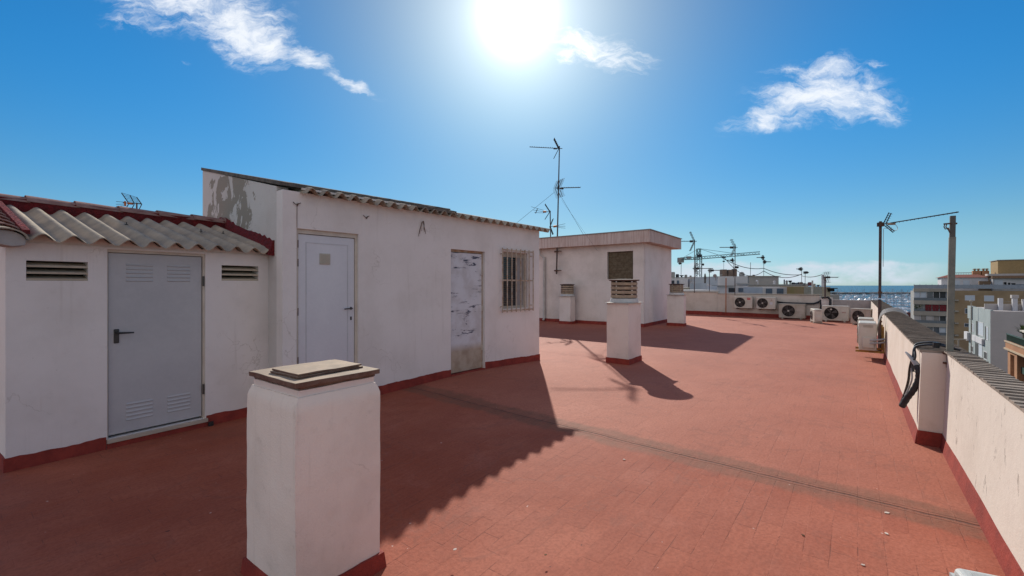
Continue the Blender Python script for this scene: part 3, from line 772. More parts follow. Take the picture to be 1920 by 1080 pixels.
# ================================================================== CHIMNEYS WITH COWLS
def cowl_chimney(P, sx, sy, h, label, cr=.285, hc=.5, hasplate=True, rz=None):
    Rr = nrm(.605, .797); Ll = (-Rr[1], Rr[0])
    F_ = frame(P, Rr, Ll)
    root = thing('vent_chimney', label, 'chimney', F_ @ Vector((sx / 2, sy / 2, 0)), group='vent chimneys with ring cowls')
    def sf(p): return p + noise.noise_vector(p * 2.5 + Vector((P[0], 0, 0))) * .008
    m = MB(F_); m.gbox(0, sx, 0, sy, 0, h, .1, sf); m.build('shaft', WHITE_D, root)
    m = MB(F_); m.gbox(-.018, sx + .018, -.018, sy + .018, 0, .12, .1, lambda p: p + Vector((0, 0, .01 * noise.noise(p * 5))) if p.z > .1 else p); m.build('skirting', RED, root)
    m = MB(F_); m.box(-.05, sx + .05, -.05, sy + .05, h + .002, h + .014); m.build('cover_plate', PIPEW, root)
    c = (sx / 2, sy / 2, h + .016)
    m = MB(F_); m.lathe([(cr + .03, 0), (cr + .005, .085), (cr - .03, .085)], c, 28); m.build('collar', rough_mat('collar_pale', (.56, .56, .54)), root, smooth=True)
    n = 4; rh = (hc - .13) / n
    m = MB(F_); m.lathe([(cr * .55, .086), (cr * .55, hc - .03)], c, 20); m.build('flue', DARK, root)
    for k in range(n):
        z = .09 + k * rh
        m = MB(F_); m.lathe([(cr - .03, z), (cr, z + rh * .12), (cr + .006, z + rh * .74), (cr - .012, z + rh * .80), (cr - .05, z + rh * .6)], c, 28); m.build('ring', CONC, root, smooth=True)
    m = MB(F_)
    for a in range(6):
        an = a * math.pi / 3 + .35
        for k in range(n):
            z = c[2] + .09 + k * rh + rh * .78
            x, y = c[0] + (cr - .02) * math.cos(an), c[1] + (cr - .02) * math.sin(an)
            m.box(x - .03, x + .03, y - .03, y + .03, z, z + rh * .3)
    m.build('spacer', CONC_D, root)
    m = MB(F_); z = hc - .035; m.lathe([(cr - .03, z), (cr + .045, z + .012), (cr + .05, z + .034), (cr * .5, z + .05)], c, 28); m.build('cap', CONC_D, root, smooth=True)
    return root
cowl_chimney((2.483, 9.43), .70, .50, 1.31, 'white vent chimney with ring cowl in the middle of the open floor')
cowl_chimney((2.55, 19.35), .42, .55, 1.21, 'white vent chimney with ring cowl before the far shed, below the tall antenna mast', .28, .52)
cowl_chimney((7.12, 18.35), .30, .68, 1.29, 'white vent chimney with ring cowl at the right end of the far shed', .27, .45)

# ================================================================== FAR SHED (flat roof)
bC = (5.35, 17.97); bL = nrm(-.78, .626); bR = nrm(2.24, 3.09)
far = thing('flat_roof_shed', 'white far shed with a broad stained flat roof slab and one shuttered window', 'shed', (bC[0], bC[1], 0))
LF = frame(bC, bL, bR)
def sL(px):
    k = (px - CX) / FPX; return (k * bC[1] - bC[0]) / (bL[0] - k * bL[1])
def zL(px, py): return CAMZ + (HY - py) / FPX * (bC[1] + bL[1] * sL(px))
w0_, w1_ = sL(1187), sL(1138.5); zw0, zw1 = zL(1160, 523.5), zL(1160, 471.5)
w = MB(LF); w.cells(sorted({0, w0_, w1_, 8.0}), [0, zw0, zw1, 3.42], 0, .18, [(w0_, w1_, zw0, zw1)]); w.build('wall', WHITE_D, far)
w = MB(LF); w.box(0, .18, .18, 3.8, 0, 3.42); w.build('wall', WHITE, far)
w = MB(LF); w.box(.18, 8, 3.6, 3.8, 0, 3.42); w.build('wall', WHITE, far)
w = MB(LF); w.gbox(-.36, 8.3, -.34, 4.15, 3.423, 3.90, .45, wobble(.015, 1.5, 4)); w.build('roof', CORN, far)
w = MB(LF); w.box(-.40, 8.3, -.38, 4.19, 3.902, 3.93); w.build('roof_edge', FARG, far)
sk = MB(LF); sk.gbox(-.012, 8, -.014, -.001, 0, .14, .3, skf); sk.box(-.014, -.001, 0, 3.8, 0, .14); sk.build('skirting', RED, far)
m = MB(LF)
for k in range(26):
    z = zw0 + (zw1 - zw0) * k / 26; j = .004 * random.random()
    m.extrude([(w0_ + .03, .10 + j, z), (w0_ + .03, .125, z + (zw1 - zw0) / 26 * .9), (w0_ + .03, .13, z)], (w1_ - w0_ - .06, 0, .012 * (random.random() - .5)))
m.build('shutter', rough_mat('weathered_wood_slat', (.13, .09, .055), (.22, .17, .11), .9, 8, 50, .4, .005), far)
m = MB(LF); m.box(w0_, w1_, .14, .16, zw0, zw1); m.build('window', DARK, far)
# antenna mast brackets are part of the mast; drain pipe at its left
up = sL(1022.5)
m = MB(LF); m.tube([(up, -.10, zL(1022, 482)), (up, -.10, .18), (up + .02, -.16, .05)], .055, 10); m.tube([(up + .42, -.02, 3.85), (up + .42, -.12, 3.6), (up + .40, -.16, 3.2)], .035, 8); m.tube([(up + .20, -.02, 3.85), (up + .22, -.12, 3.6), (up + .22, -.16, 3.15), (up, -.10, zL(1022, 484))], .04, 8)
o = m.build('drain_pipe', PIPEW, far, smooth=True)

# ================================================================== PARAPETS
fP = (4.35, 4.75); nP = (fP[0] + R[1] * .193, fP[1] - R[0] * .193)
wN = (R[1], -R[0])                                            # outwards
FF = frame(fP, R, wN); NF = frame(nP, R, wN)
def batter(p): return p + Vector((0, .035 * p.z, 0)) + Vector((0, .008, .004)) * noise.noise(p * 1.1)
par = thing('parapet_wall', 'long cream parapet wall running from the grey post to the air conditioners', 'wall', FF @ Vector((8, .1, 0)))
FL = 20.4
m = MB(FF); m.gbox(0, FL, 0, .37, -.2, .985, .3, batter); m.build('wall', CREAM, par)
def coping(F_, a, b, w0, w1, z, par_, step=.115):
    m = MB(F_); u = a; n = 0
    while u < b - .01:
        e = min(u + step, b); j = .006 * (random.random() - .5); t = .007 * random.random()
        m.extrude([(u, w0 + j, z + .020 + t), (e + .012, w0 + j, z + .012), (e + .012, w0 + j, z + .001), (u, w0 + j, z + .001)], (0, w1 - w0, 0)); u = e; n += 1
    return m.build('coping', COPE, par_)
coping(FF, .012, FL, .02, .41, .985, par)
sk = MB(FF); sk.gbox(0, FL, -.022, .0, 0, .15, .25, lambda p: p + Vector((0, (.02 * (p.z / .15) if p.y < -.01 else .01) , .01 * noise.noise(p * 2) if p.z > .1 else 0)))
sk.box(-.02, -.002, -.004, .192, 0, .15); sk.build('skirting', RED, par)
par2 = thing('parapet_wall', 'cream parapet wall nearest the camera, beside the grey post, with flaking top', 'wall', NF @ Vector((-2, .1, 0)))
def flake_mat():
    return plaster('flaking_parapet_plaster', (.66, .59, .51), (.42, .35, .28), .3, .25, peel=.115, peelcol=(.40, .35, .30))
m = MB(NF); m.gbox(-12, -.003, 0, .178, -.2, 1.0, .3, batter); m.build('wall', flake_mat(), par2)
coping(NF, -11.9, -.003, .015, .215, 1.0, par2)
sk = MB(NF); sk.gbox(-12, -.023, -.022, 0, 0, .14, .25, lambda p: p + Vector((0, (.02 * (p.z / .14) if p.y < -.01 else .01), .01 * noise.noise(p * 2) if p.z > .1 else 0))); sk.build('skirting', RED, par2)
# back parapet, stepped
bN = (-bwD[1], bwD[0])
bN = (bwD[1] * -1, bwD[0]);  # pointing away from the camera
if bN[1] < 0: bN = (-bN[0], -bN[1])
BF = frame(bwP, bwD, bN)
def sB(px, off=0.0):
    k = (px - CX) / FPX; P = (bwP[0] + bN[0] * off, bwP[1] + bN[1] * off)
    return (k * P[1] - P[0]) / (bwD[0] - k * bwD[1])
def zB(px, py, off=0.0): return CAMZ + (HY - py) / FPX * (bwP[1] + bN[1] * off + bwD[1] * sB(px, off))
bp = thing('parapet_wall', 'stained back parapet wall behind the row of air conditioners', 'wall', BF @ Vector((4, 0, 0)))
s1, s2, s3 = sB(1347), sB(1540), 8.66
m = MB(BF); m.gbox(-14, s1 - .005, 0, .2, -.2, 1.30, .4, wobble(.012, 1, 3)); m.build('wall', BACKW, bp)
m = MB(BF); m.gbox(s1, s2 - .05, -.10, .2, -.2, 1.20, .4, wobble(.012, 1, 6)); m.build('wall', BACKW, bp)
m = MB(BF); m.gbox(s2 - .045, s3, -.05, .2, -.2, 1.0, .4, wobble(.012, 1, 9)); m.build('wall', rough_mat('grey_pink_plaster', (.40, .35, .33), (.33, .29, .27)), bp)
m = MB(BF); a, b = sB(1540), sB(1562); m.gbox(a, b, -.22, -.055, 0, 1.10, .3, wobble(.01, 1, 2)); m.build('pier', WHITE_D, bp)
m = MB(BF); m.box(-14, s1 - .01, -.05, .25, 1.31, 1.345); m.box(s1 - .005, s2, -.14, .25, 1.21, 1.25); m.build('coping', FARC, bp)
sk = MB(BF); sk.gbox(-14, s1, -.016, -.001, 0, .2, .5, skf); sk.gbox(s1 - .01, s2 - .05, -.116, -.101, 0, .2, .5, skf); sk.gbox(s2 - .06, s3, -.066, -.051, 0, .15, .5, skf); sk.build('skirting', RED, bp)

# ================================================================== AIR CONDITIONERS
def ac_unit(P, rz, w, h, dp, label, fan=.5, fr=.36, casing=None, badge=None, stand='feet', z0=.05, dark=False, panel=False, vents=False):
    casing = casing or ACW
    root = thing('air_conditioner', label, 'air conditioner', (P[0], P[1], P[2] if len(P) > 2 else 0), rz, group='outdoor air conditioning units')
    W = parent_matrix(root)
    m = MB(W); m.box(-w / 2, w / 2, 0, dp, z0, z0 + h); c = m.build('casing', casing, root, bevel=.022, segs=3)
    m = MB(W); m.box(-w / 2 - .006, w / 2 + .006, -.006, dp + .006, z0 + h - .05, z0 + h - .035); m.build('lid_seam', GRILL if False else casing, root)
    if fan is not None:
        r = h * fr; cx = -w / 2 + w * fan; cz = z0 + h * .5
        m = MB(W); m.lathe([(r * 1.05, -.002), (r * 1.05, -.014), (r * .98, -.016), (r * .96, -.003)], (cx, 0, cz), 32, 'y'); m.build('fan_shroud', casing, root, smooth=True)
        m = MB(W); m.lathe([(r * .955, -.0025), (r * .955, -.004)], (cx, 0, cz), 32, 'y'); fo = m.build('fan_opening', DARK, root)
        if not dark:
            m = MB(W)
            for q in (.25, .4, .55, .7, .85):
                n = 28
                m.tube([(cx + r * q * math.cos(2 * math.pi * k / n), -.02, cz + r * q * math.sin(2 * math.pi * k / n)) for k in range(n + 1)], .0045, 4, False)
            for k in range(10):
                a = 2 * math.pi * k / 10; m.tube([(cx + r * .14 * math.cos(a), -.021, cz + r * .14 * math.sin(a)), (cx + r * .97 * math.cos(a), -.014, cz + r * .97 * math.sin(a))], .005, 4)
            m.build('fan_guard', rough_mat('fan_guard_brown', (.12, .10, .09)), root)
        m = MB(W)
        for k in range(4):
            a = k * math.pi / 2 + .4
            m.poly([(cx + r * .1 * math.cos(a), -.006, cz + r * .1 * math.sin(a)), (cx + r * .8 * math.cos(a - .3), -.008, cz + r * .8 * math.sin(a - .3)), (cx + r * .85 * math.cos(a + .35), -.012, cz + r * .85 * math.sin(a + .35)), (cx + r * .15 * math.cos(a + .8), -.007, cz + r * .15 * math.sin(a + .8))])
        m.build('fan', GRILL, root)
        m = MB(W)
        hp = (cx, 0, cz) if not dark else (cx, 0, cz + r * .62)
        m.lathe([(r * (.15 if not dark else .12), -.022), (r * .13, -.03), (.004, -.032)], hp, 14, 'y'); m.build('fan_hub', ACW, root, smooth=True)
    if badge == 'red':
        m = MB(W); m.box(w * .24, w * .41, -.004, -.001, z0 + h * .73, z0 + h * .9); m.build('badge', REDL, root)
        m = MB(W); m.box(w * .26, w * .39, -.006, -.0045, z0 + h * .80, z0 + h * .83); m.build('badge', ACW, root)
    if badge == 'marks':
        m = MB(W); cx2 = w * .30; cz2 = z0 + h * .74
        for a in (90, 210, 330):
            ax, az = math.cos(math.radians(a)), math.sin(math.radians(a))
            m.poly([(cx2, -.003, cz2), (cx2 + .03 * ax - .014 * az, -.003, cz2 + .03 * az + .014 * ax), (cx2 + .055 * ax, -.003, cz2 + .055 * az), (cx2 + .03 * ax + .014 * az, -.003, cz2 + .03 * az - .014 * ax)])
        m.build('emblem', rough_mat('emblem_brown', (.30, .12, .10)), root)
        m = MB(W); m.box(w * .20, w * .36, -.004, -.001, z0 + h * .38, z0 + h * .6); m.build('label_plate', rough_mat('label_pale', (.62, .63, .66)), root)
    if badge == 'small':
        m = MB(W)
        for k in range(3): m.box(w * .26 + k * .05, w * .26 + k * .05 + .032, -.004, -.001, z0 + h * .54, z0 + h * .6)
        m.build('badge', rough_mat('badge_rose', (.38, .16, .15)), root)
    if vents:
        m = MB(W)
        for k in range(9): m.box(-w * .42, w * .42, dp + .001, dp + .006, z0 + h * (.14 + k * .09), z0 + h * (.17 + k * .09))
        m.build('coil_fins', rough_mat('coil_dark', (.12, .10, .08)), root)
    if panel:                                                  # valve cover on the right-hand end
        m = MB(W); m.box(w / 2 + .001, w / 2 + .035, dp * .2, dp * .85, z0 + h * .10, z0 + h * .48); m.build('valve_cover', casing, root, bevel=.01)
        m = MB(W)
        for k in range(3): m.box(w / 2 + .001, w / 2 + .006, dp * .25, dp * .8, z0 + h * (.84 + .035 * k), z0 + h * (.855 + .035 * k))
        m.build('end_vent', rough_mat('end_vent_grey', (.32, .29, .25)), root)
    if stand == 'feet':
        m = MB(W)
        for x in (-w * .38, w * .38 - .06): m.box(x, x + .07, -.03, dp + .03, 0.002, z0 - .002)
        m.build('foot', casing, root)
    if stand == 'bracket':
        m = MB(W)
        for x in (-w * .36, w * .30): m.box(x, x + .05, -.04, dp + .15, z0 - .045, z0 - .003)
        m.build('bracket', RUST, root)
    return root
angB = math.atan2(bwD[1], bwD[0])
def on_back(px, off): 
    s = sB(px, -off); v = BF @ Vector((s, -off, 0)); return v
def acB(px0, px1, py0, py1, off, dp, label, **kw):
    s0, s1_ = sB(px0, -off), sB(px1, -off); sc = (s0 + s1_) / 2; pc = (px0 + px1) / 2
    zt, zb = zB(pc, py0, -off), zB(pc, py1, -off)
    P = BF @ Vector((sc, -off, 0)); zz = kw.pop('z0', None)
    base = max(0, zb - .05) if zz is None else zz
    return ac_unit((P.x, P.y, base), angB, s1_ - s0, zt - zb, dp, label, z0=max(.05, zb - base), **kw)
acB(1376, 1410, 556, 578, .48, .30, 'cream wall unit with a red badge, leftmost of the row on the back parapet', fan=.34, fr=.43, badge='red', stand='bracket')
acB(1418, 1454, 557.5, 579.5, .50, .30, 'cream wall unit with a small three-lobed emblem, second along the back parapet', fan=.33, fr=.43, badge='marks', stand='bracket')
acB(1460, 1509, 570, 597, .60, .36, 'large beige unit with round fan guard standing on the floor under the black pipe', fan=.38, fr=.41, casing=ACG)
acB(1541, 1591, 577, 605, 1.10, .38, 'large pale unit with a wide black fan opening right of the small end-on unit', fan=.36, fr=.42, dark=True, badge='small')
# end-on small unit and turned unit
p = at(1523, 605); ac_unit((p.x, p.y, 0), math.radians(-112), .74, .58, .30, 'small white unit standing end-on between the two large floor units', fan=.36, fr=.36, casing=ACW, panel=True)
p = at(1612, 611); ac_unit((p.x + .22, p.y + .25, 0), math.radians(-70), .80, .66, .36, 'dusty open-sided unit turned askew near the corner of the parapets', fan=.4, fr=.38, casing=ACG, vents=True)
p = FF @ Vector((8.9, -.47, 0)); ac_unit((p.x, p.y, .17), TH + math.pi, .8, .60, .32, 'low unit half hidden behind the bracketed one at the right parapet', fan=.4, casing=ACG)
# unit on ochre brackets on the right parapet
su = 6.85
P8 = FF @ Vector((su, -.47, 0)); 
u8 = ac_unit((P8.x, P8.y, .17), TH + math.pi, .80, .63, .32, 'weathered unit carried on ochre brackets beside the antenna mast', fan=.4, casing=ACW, panel=True, stand=None)
W8 = parent_matrix(u8)
for x in (-.34, .28):
    m = MB(W8); m.extrude([(x, -.06, .0), (x, -.06, .045), (x, .42, .045), (x, .42, .60), (x, .45, .60), (x, .45, .0)], (.045, 0, 0)); m.build('bracket', YEL, u8)
for dz in (0, .07):
    m = MB(W8); m.tube([(.43, .2, .22 + dz), (.48, .32, .24 + dz), (.47, .38, .25 + dz), (.41, .45, .26 + dz)], .02, 8); m.build('pipe', CABG, u8, smooth=True)
# white unit right under the camera, far corner of its lid in view
p = at(1785, 1059, .55)
uu, vv = nrm(.91, -.41), nrm(-.41, -.91)
P9 = (p.x + uu[0] * .42 + vv[0] * .33, p.y + uu[1] * .42 + vv[1] * .33)
u9 = ac_unit((P9[0], P9[1], 0), math.atan2(uu[1], uu[0]), .84, .50, .33, 'pale grey-white unit whose rounded lid corner enters at the bottom right', fan=.4, casing=rough_mat('lid_grey_white', (.55, .57, .54), (.48, .50, .47), .5))
m = MB(parent_matrix(u9)); m.box(-.38, .38, .04, .29, .551, .556); m.build('lid_panel', rough_mat('lid_grey_white2', (.46, .48, .46)), u9, bevel=.004)

# ================================================================== PIPES AND CABLES
m = MB(BF)
pts = []
for px, py in ((1457, 566), (1470, 568), (1500, 569), (1525, 569.5), (1534, 567), (1539, 562), (1540, 574), (1539, 590)):
    pts.append((sB(px, -.18), -.18, zB(px, py, -.18)))
m.tube(pts, .045, 8)
tag(m.build('refrigerant_pipe', INSUL, None, smooth=True), 'black insulated pipe running along the back parapet above the units', 'pipe')
m = MB(BF); pts = [(sB(px, -.3), -.3, zB(px, py, -.3)) for px, py in ((1546, 558), (1552, 557), (1557, 562), (1556.5, 577))]
m.tube(pts, .05, 8); m.tube([(p[0] - .12, p[1], p[2] - .01) for p in pts[:2]] , .05, 8)
tag(m.build('refrigerant_pipe', INSUL, None, smooth=True), 'black insulated pipe dropping over the pale pier behind the wide-fan unit', 'pipe')
def fw(px, py, off): return on_wall(px, py, fP, R, -off)       # off = distance into the terrace
# conduit loop over the far parapet
def spline(ctl, k=6):
    pts = []
    for i in range(len(ctl) - 1):
        p0, p1, p2, p3 = ctl[max(i - 1, 0)], ctl[i], ctl[i + 1], ctl[min(i + 2, len(ctl) - 1)]
        for j in range(k):
            t = j / k; pts.append(.5 * ((2 * p1) + (p2 - p0) * t + (2 * p0 - 5 * p1 + 4 * p2 - p3) * t * t + (3 * p1 - p0 - 3 * p2 + p3) * t ** 3))
    return pts + [ctl[-1]]
cb = thing('cable_bundle', 'grey cables arching over the parapet behind the bracketed unit', 'cable', fw(1660, 600, .05))
for k in range(4):
    s0 = 7.15 + .05 * k; h = .02 * k
    ctl = [FF @ Vector(q) for q in ((s0 + .05, -.16, .25), (s0, -.13, .6), (s0 - .02, -.09, .85), (s0 - .04, -.03, 1.01 + h), (s0 - .05, .12, 1.10 + h), (s0 - .05, .30, 1.08 + h), (s0 - .05, .44, .96), (s0 - .05, .47, .7))]
    m = MB(); m.tube(spline(ctl), .013, 6); m.build('cable', CABG if k % 2 else PIPEW, cb, smooth=True)
# black insulated bundle hanging by the post
bb = thing('cable_bundle', 'thick black insulated bundle hanging down the parapet beside the grey post', 'cable', fw(1715, 700, .03))
def fs(px, py, s_):                                           # point near the wall's end, s_ metres along it
    k = (px - CX) / FPX; px0, py0 = fP[0] + R[0] * s_, fP[1] + R[1] * s_
    o_ = (px0 - py0 * k) / (R[1] + R[0] * k); d = py0 + R[0] * o_
    return Vector((k * d, d, CAMZ + (HY - py) / FPX * d))
a0 = Vector((FF @ Vector((.03, .33, 1.03)))); a1 = Vector((FF @ Vector((.12, .16, 1.06)))); a2 = Vector((FF @ Vector((.22, .01, 1.02))))
c1 = [a0, a1, a2, fs(1712, 668, .18), fs(1706, 690, .2), fs(1703, 715, .25), fs(1695, 742, .3), fs(1688, 758, .3)]
m = MB(); m.tube(spline(c1), .012, 8); m.build('tube', BLACK, bb, smooth=True)
c1b = [a0 + Vector((.0, .04, .0)), a1 + Vector((.02, .04, .02)), a2 + Vector((.03, .04, .015)), fs(1716, 668, .15), fs(1711, 686, .16), fs(1713, 697, .14)]
m = MB(); m.tube(spline(c1b), .012, 8); m.build('tube', BLACK, bb, smooth=True)
c2 = [fs(1717, 685, .12), fs(1722, 697, .10), fs(1721, 714, .12), fs(1712, 732, .16), fs(1701, 746, .22), fs(1691, 762, .26)]
pt = spline(c2, 8); m = MB(); m.tube(pt, [.026 + .006 * (i / len(pt)) + .002 * math.sin(i * 1.7) for i in range(len(pt))], 12); m.build('insulated_tube', INSUL, bb, smooth=True)
c3 = [fs(1709, 690, .18), fs(1710, 710, .17), fs(1704, 728, .22), fs(1697, 742, .26)]
m = MB(); m.tube(spline(c3), .008, 8); m.build('tube', CABG, bb, smooth=True)
q = fs(1698, 660, .25), fs(1706, 668, .2), fs(1716, 680, .14), fs(1720, 686, .12)
m = MB(); m.tube(spline(list(q), 4), [.008 + .018 * min(1, i / 8) for i in range(len(spline(list(q), 4)))], 8); m.build('tape_end', CABG, bb, smooth=True)
# short ties
m = MB(); p = (a1 + a2) / 2; m.box(0, 0.001, 0, .001, 0, .001); m.bm.clear(); m.tube([a1 + Vector((0, 0, -.03)), a1 + Vector((0, 0, .03))], .03, 8); m.build('tie', BLACK, bb)

# ================================================================== GREY POST ON THE PIER
px_b = (1779, 1787)
pb = at_d(1780, 690, 4.60); ptp = at_d(1786.5, 405, 4.66)
post = thing('post', 'square galvanised post fixed to the end of the long parapet', 'post', (pb.x, pb.y, pb.z))
mid = pb.lerp(ptp, .86)
def sqtube(mb, a, b, r):
    a, b = Vector(a), Vector(b); t = (b - a).normalized(); x = Vector((R[0], R[1], 0)); x = (x - t * x.dot(t)).normalized(); y = t.cross(x)
    A = [mb.v(a + x * i * r + y * j * r) for i, j in ((-1, -1), (1, -1), (1, 1), (-1, 1))]; B = [mb.v(b + x * i * r + y * j * r) for i, j in ((-1, -1), (1, -1), (1, 1), (-1, 1))]
    mb.face(A[::-1]); mb.face(B)
    for i in range(4): mb.face([A[i], A[(i + 1) % 4], B[(i + 1) % 4], B[i]])
m = MB(); sqtube(m, pb, mid, .026); m.build('shaft', GALV, post, bevel=.004)
m = MB(); sqtube(m, mid, ptp, .022); m.build('upper_tube', rough_mat('dark_galvanised', (.13, .125, .11)), post, bevel=.003)
m = MB()
q1 = at_d(1770, 420, 4.64); q2 = at_d(1783, 419, 4.64); m.tube([q1, q2], .008, 6); m.tube([q2 + Vector((.03, 0, .0)), q2 + Vector((.06, 0, 0))], .01, 6)
for k in range(2): m.tube([q1 + Vector((.01 + .02 * k, 0, 0)), q1 + Vector((.0 + .02 * k, 0, -.03)), q1 + Vector((.015 + .02 * k, 0, -.055)), q1 + Vector((.035 + .01 * k, 0, -.04)), q2 + Vector((-.01, 0, -.10))], .005, 5)
m.build('line_hook', RUST, post)
m = MB()
for zz in (pb.z + .04, pb.z + .14): m.box(pb.x - .04, pb.x + .04, pb.y - .035, pb.y + .035, zz, zz + .02)
m.build('clamp', RUST, post)

# ================================================================== TV ANTENNAS
def yagi(mb, P, az, L_, n=12, el=.09, up=0.0, taper=True, vertical=False, r=.008, boomr=.012):
    P = Vector(P); d = Vector((math.sin(az) * math.cos(up), math.cos(az) * math.cos(up), math.sin(up)))
    s = Vector((0, 0, 1)) if vertical else Vector((math.cos(az), -math.sin(az), 0))
    mb.tube([P - d * .12, P + d * L_], boomr, 6)
    for k in range(n):
        t = .12 + (L_ - .14) * k / max(1, n - 1); e = el * (1 - (.35 * k / n if taper else 0)); c = P + d * t + Vector((0, 0, boomr))
        mb.tube([c - s * e, c + s * e], r, 4)
    return d
def corner_reflector(mb, P, az, sz_=.38, ang=1.05, wd=.3, r=.008, bars=6):
    P = Vector(P); d = Vector((math.sin(az), math.cos(az), 0)); s = Vector((math.cos(az), -math.sin(az), 0))
    for sg in (-1, 1):
        u = (d * math.cos(ang) + Vector((0, 0, sg)) * math.sin(ang))
        for e in (-.45, 0, .45): mb.tube([P + s * wd * e, P + s * wd * e + u * sz_], r * 1.2, 4)
        for k in range(bars):
            t = sz_ * (k + .6) / bars; mb.tube([P + u * t - s * wd, P + u * t + s * wd], r * .8, 4)
def dipole(mb, P, az, r=.02):
    P = Vector(P); d = Vector((math.sin(az), math.cos(az), 0)); mb.tube([P + d * .1, P + d * .26], r * 1.5, 8)
# tall mast fixed to the far shed
mD_ = 20.25
tm = thing('antenna_mast', 'tall antenna mast bolted to the far shed wall with two long aerials', 'antenna', at_d(1043.5, 514, mD_))
a, b = at_d(1043.5, 514, mD_), at_d(1049, 274, mD_ + .05)
m = MB(); m.tube([a, a.lerp(b, .5), b], [.035, .03, .024], 8); m.build('mast', MAST, tm, smooth=True)
m = MB()
for py in (471, 507):
    q = at_d(1044.5, py, mD_); m.box(q.x - .09, q.x + .06, q.y - .04, q.y + .45, q.z - .018, q.z + .018); m.tube([q + Vector((-.13, 0, 0)), q + Vector((.2, 0, 0))], .02, 6)
m.build('bracket', RUST, tm)
A = math.radians
q = at_d(1048.5, 279, mD_); m = MB(); yagi(m, q + Vector((.02, -.05, 0)), A(-92), 1.38, 13, .07, .04, r=.01, boomr=.016); corner_reflector(m, q + Vector((-.02, -.05, 0)), A(-92), .5, 1.1, .2, .011); dipole(m, q, A(-92)); m.build('aerial', ALU, tm)
q = at_d(1046.5, 353, mD_); m = MB(); yagi(m, q + Vector((0, -.05, 0)), A(72), 1.12, 12, .09, .09, r=.01, boomr=.018); corner_reflector(m, q + Vector((-.05, -.05, 0)), A(62), .45, 1.15, .36, .009, 8); dipole(m, q, A(72), .025); m.build('aerial', ALU, tm)
m = MB(); m.tube([at_d(1040, 360, mD_), at_d(965, 421, 19.0)], .006, 4); m.tube([at_d(1047, 360, mD_), at_d(1094, 440, 19.5)], .006, 4); m.tube([at_d(1053, 375, mD_ + .3), at_d(1120, 470, 18.6)], .004, 4)
m.build('guy_wire', ALU, tm)
# shorter mast beside it
tm = thing('antenna_mast', 'short antenna mast left of the tall one with two stubby orange-bodied aerials', 'antenna', at_d(1032.5, 450, 22.0))
m = MB(); m.tube([at_d(1032.5, 450, 22.0), at_d(1031.5, 395, 22.0)], .026, 8); m.build('mast', MAST, tm)
q = at_d(1031, 397, 22); m = MB()
m.tube([q + Vector((.05, 0, 0)), q + Vector((-.35, 0, .0))], .014, 6); corner_reflector(m, q + Vector((-.0, 0, 0)), A(-88), .45, 1.0, .25, .010, 5)
for dz, ln in ((.14, .85), (0, .75), (-.12, .65)): m.tube([q + Vector((-.3, 0, dz * .5)), q + Vector((-.3 - ln * .75, -.2, dz * 1.1 + .06))], .008, 4)
m.tube([q + Vector((-.62, -.1, .14)), q + Vector((-.72, -.1, -.10))], .02, 5); m.build('aerial', ALU, tm)
m = MB(); m.tube([q + Vector((-.18, 0, 0)), q + Vector((-.34, 0, 0))], .05, 8); m.build('dipole_box', ORANGE, tm)
q = at_d(1032, 425, 22); m = MB(); m.tube([q, q + Vector((.4, -.1, .03))], .014, 6); corner_reflector(m, q + Vector((-.02, 0, 0)), A(85), .42, 1.2, .25, .010, 5)
for dz in (.10, -.02, -.12): m.tube([q + Vector((.3, -.1, dz * .4)), q + Vector((.72, -.2, dz + .02))], .008, 4)
m.build('aerial', ALU, tm)
m = MB(); m.tube([q + Vector((.14, -.05, 0)), q + Vector((.30, -.08, .02))], .055, 8); m.build('dipole_box', ORANGE, tm)
# aerial behind the low shed
dd = 9.0
tm = thing('antenna_mast', 'small aerial with orange body poking up behind the red ridge at the left', 'antenna', at_d(256, 470, dd))
m = MB(); m.tube([at_d(256.5, 470, dd), at_d(256.5, 380, dd)], .014, 8); m.build('mast', MAST, tm)
q = at_d(256.5, 382, dd); m = MB(); m.tube([q + Vector((.09, 0, -.005)), q + Vector((-.28, 0, .02))], .008, 6)
for j, (bx, tx) in enumerate(((-.17, -.30), (-.05, -.13), (.10, .01))):
    m.tube([q + Vector((bx, 0, .02 - .015 * j)), q + Vector((tx - .01, .0, .20 - .045 * j + .02))], .009, 5); m.tube([q + Vector((bx, 0, -.01)), q + Vector((bx - .07 if j < 2 else .04, 0, -.13))], .008, 5)
for k in range(6):
    t = k / 6; m.tube([q + Vector((-.30 + .13 * t, 0, .22 - .20 * t)), q + Vector((0 + .11 * t, 0, .13 - .15 * t))], .0035, 4)
for dz in (.045, -.01, -.055): m.tube([q + Vector((-.24, 0, dz * .7)), q + Vector((-.42, 0, dz))], .0045, 4)
m.build('aerial', ALU, tm)
m = MB(); m.tube([q + Vector((-.08, 0, 0)), q + Vector((-.18, 0, .012))], .022, 8); m.tube([q + Vector((-.235, 0, -.045)), q + Vector((-.24, 0, .05))], .018, 8); m.build('dipole_box', ORANGE, tm)
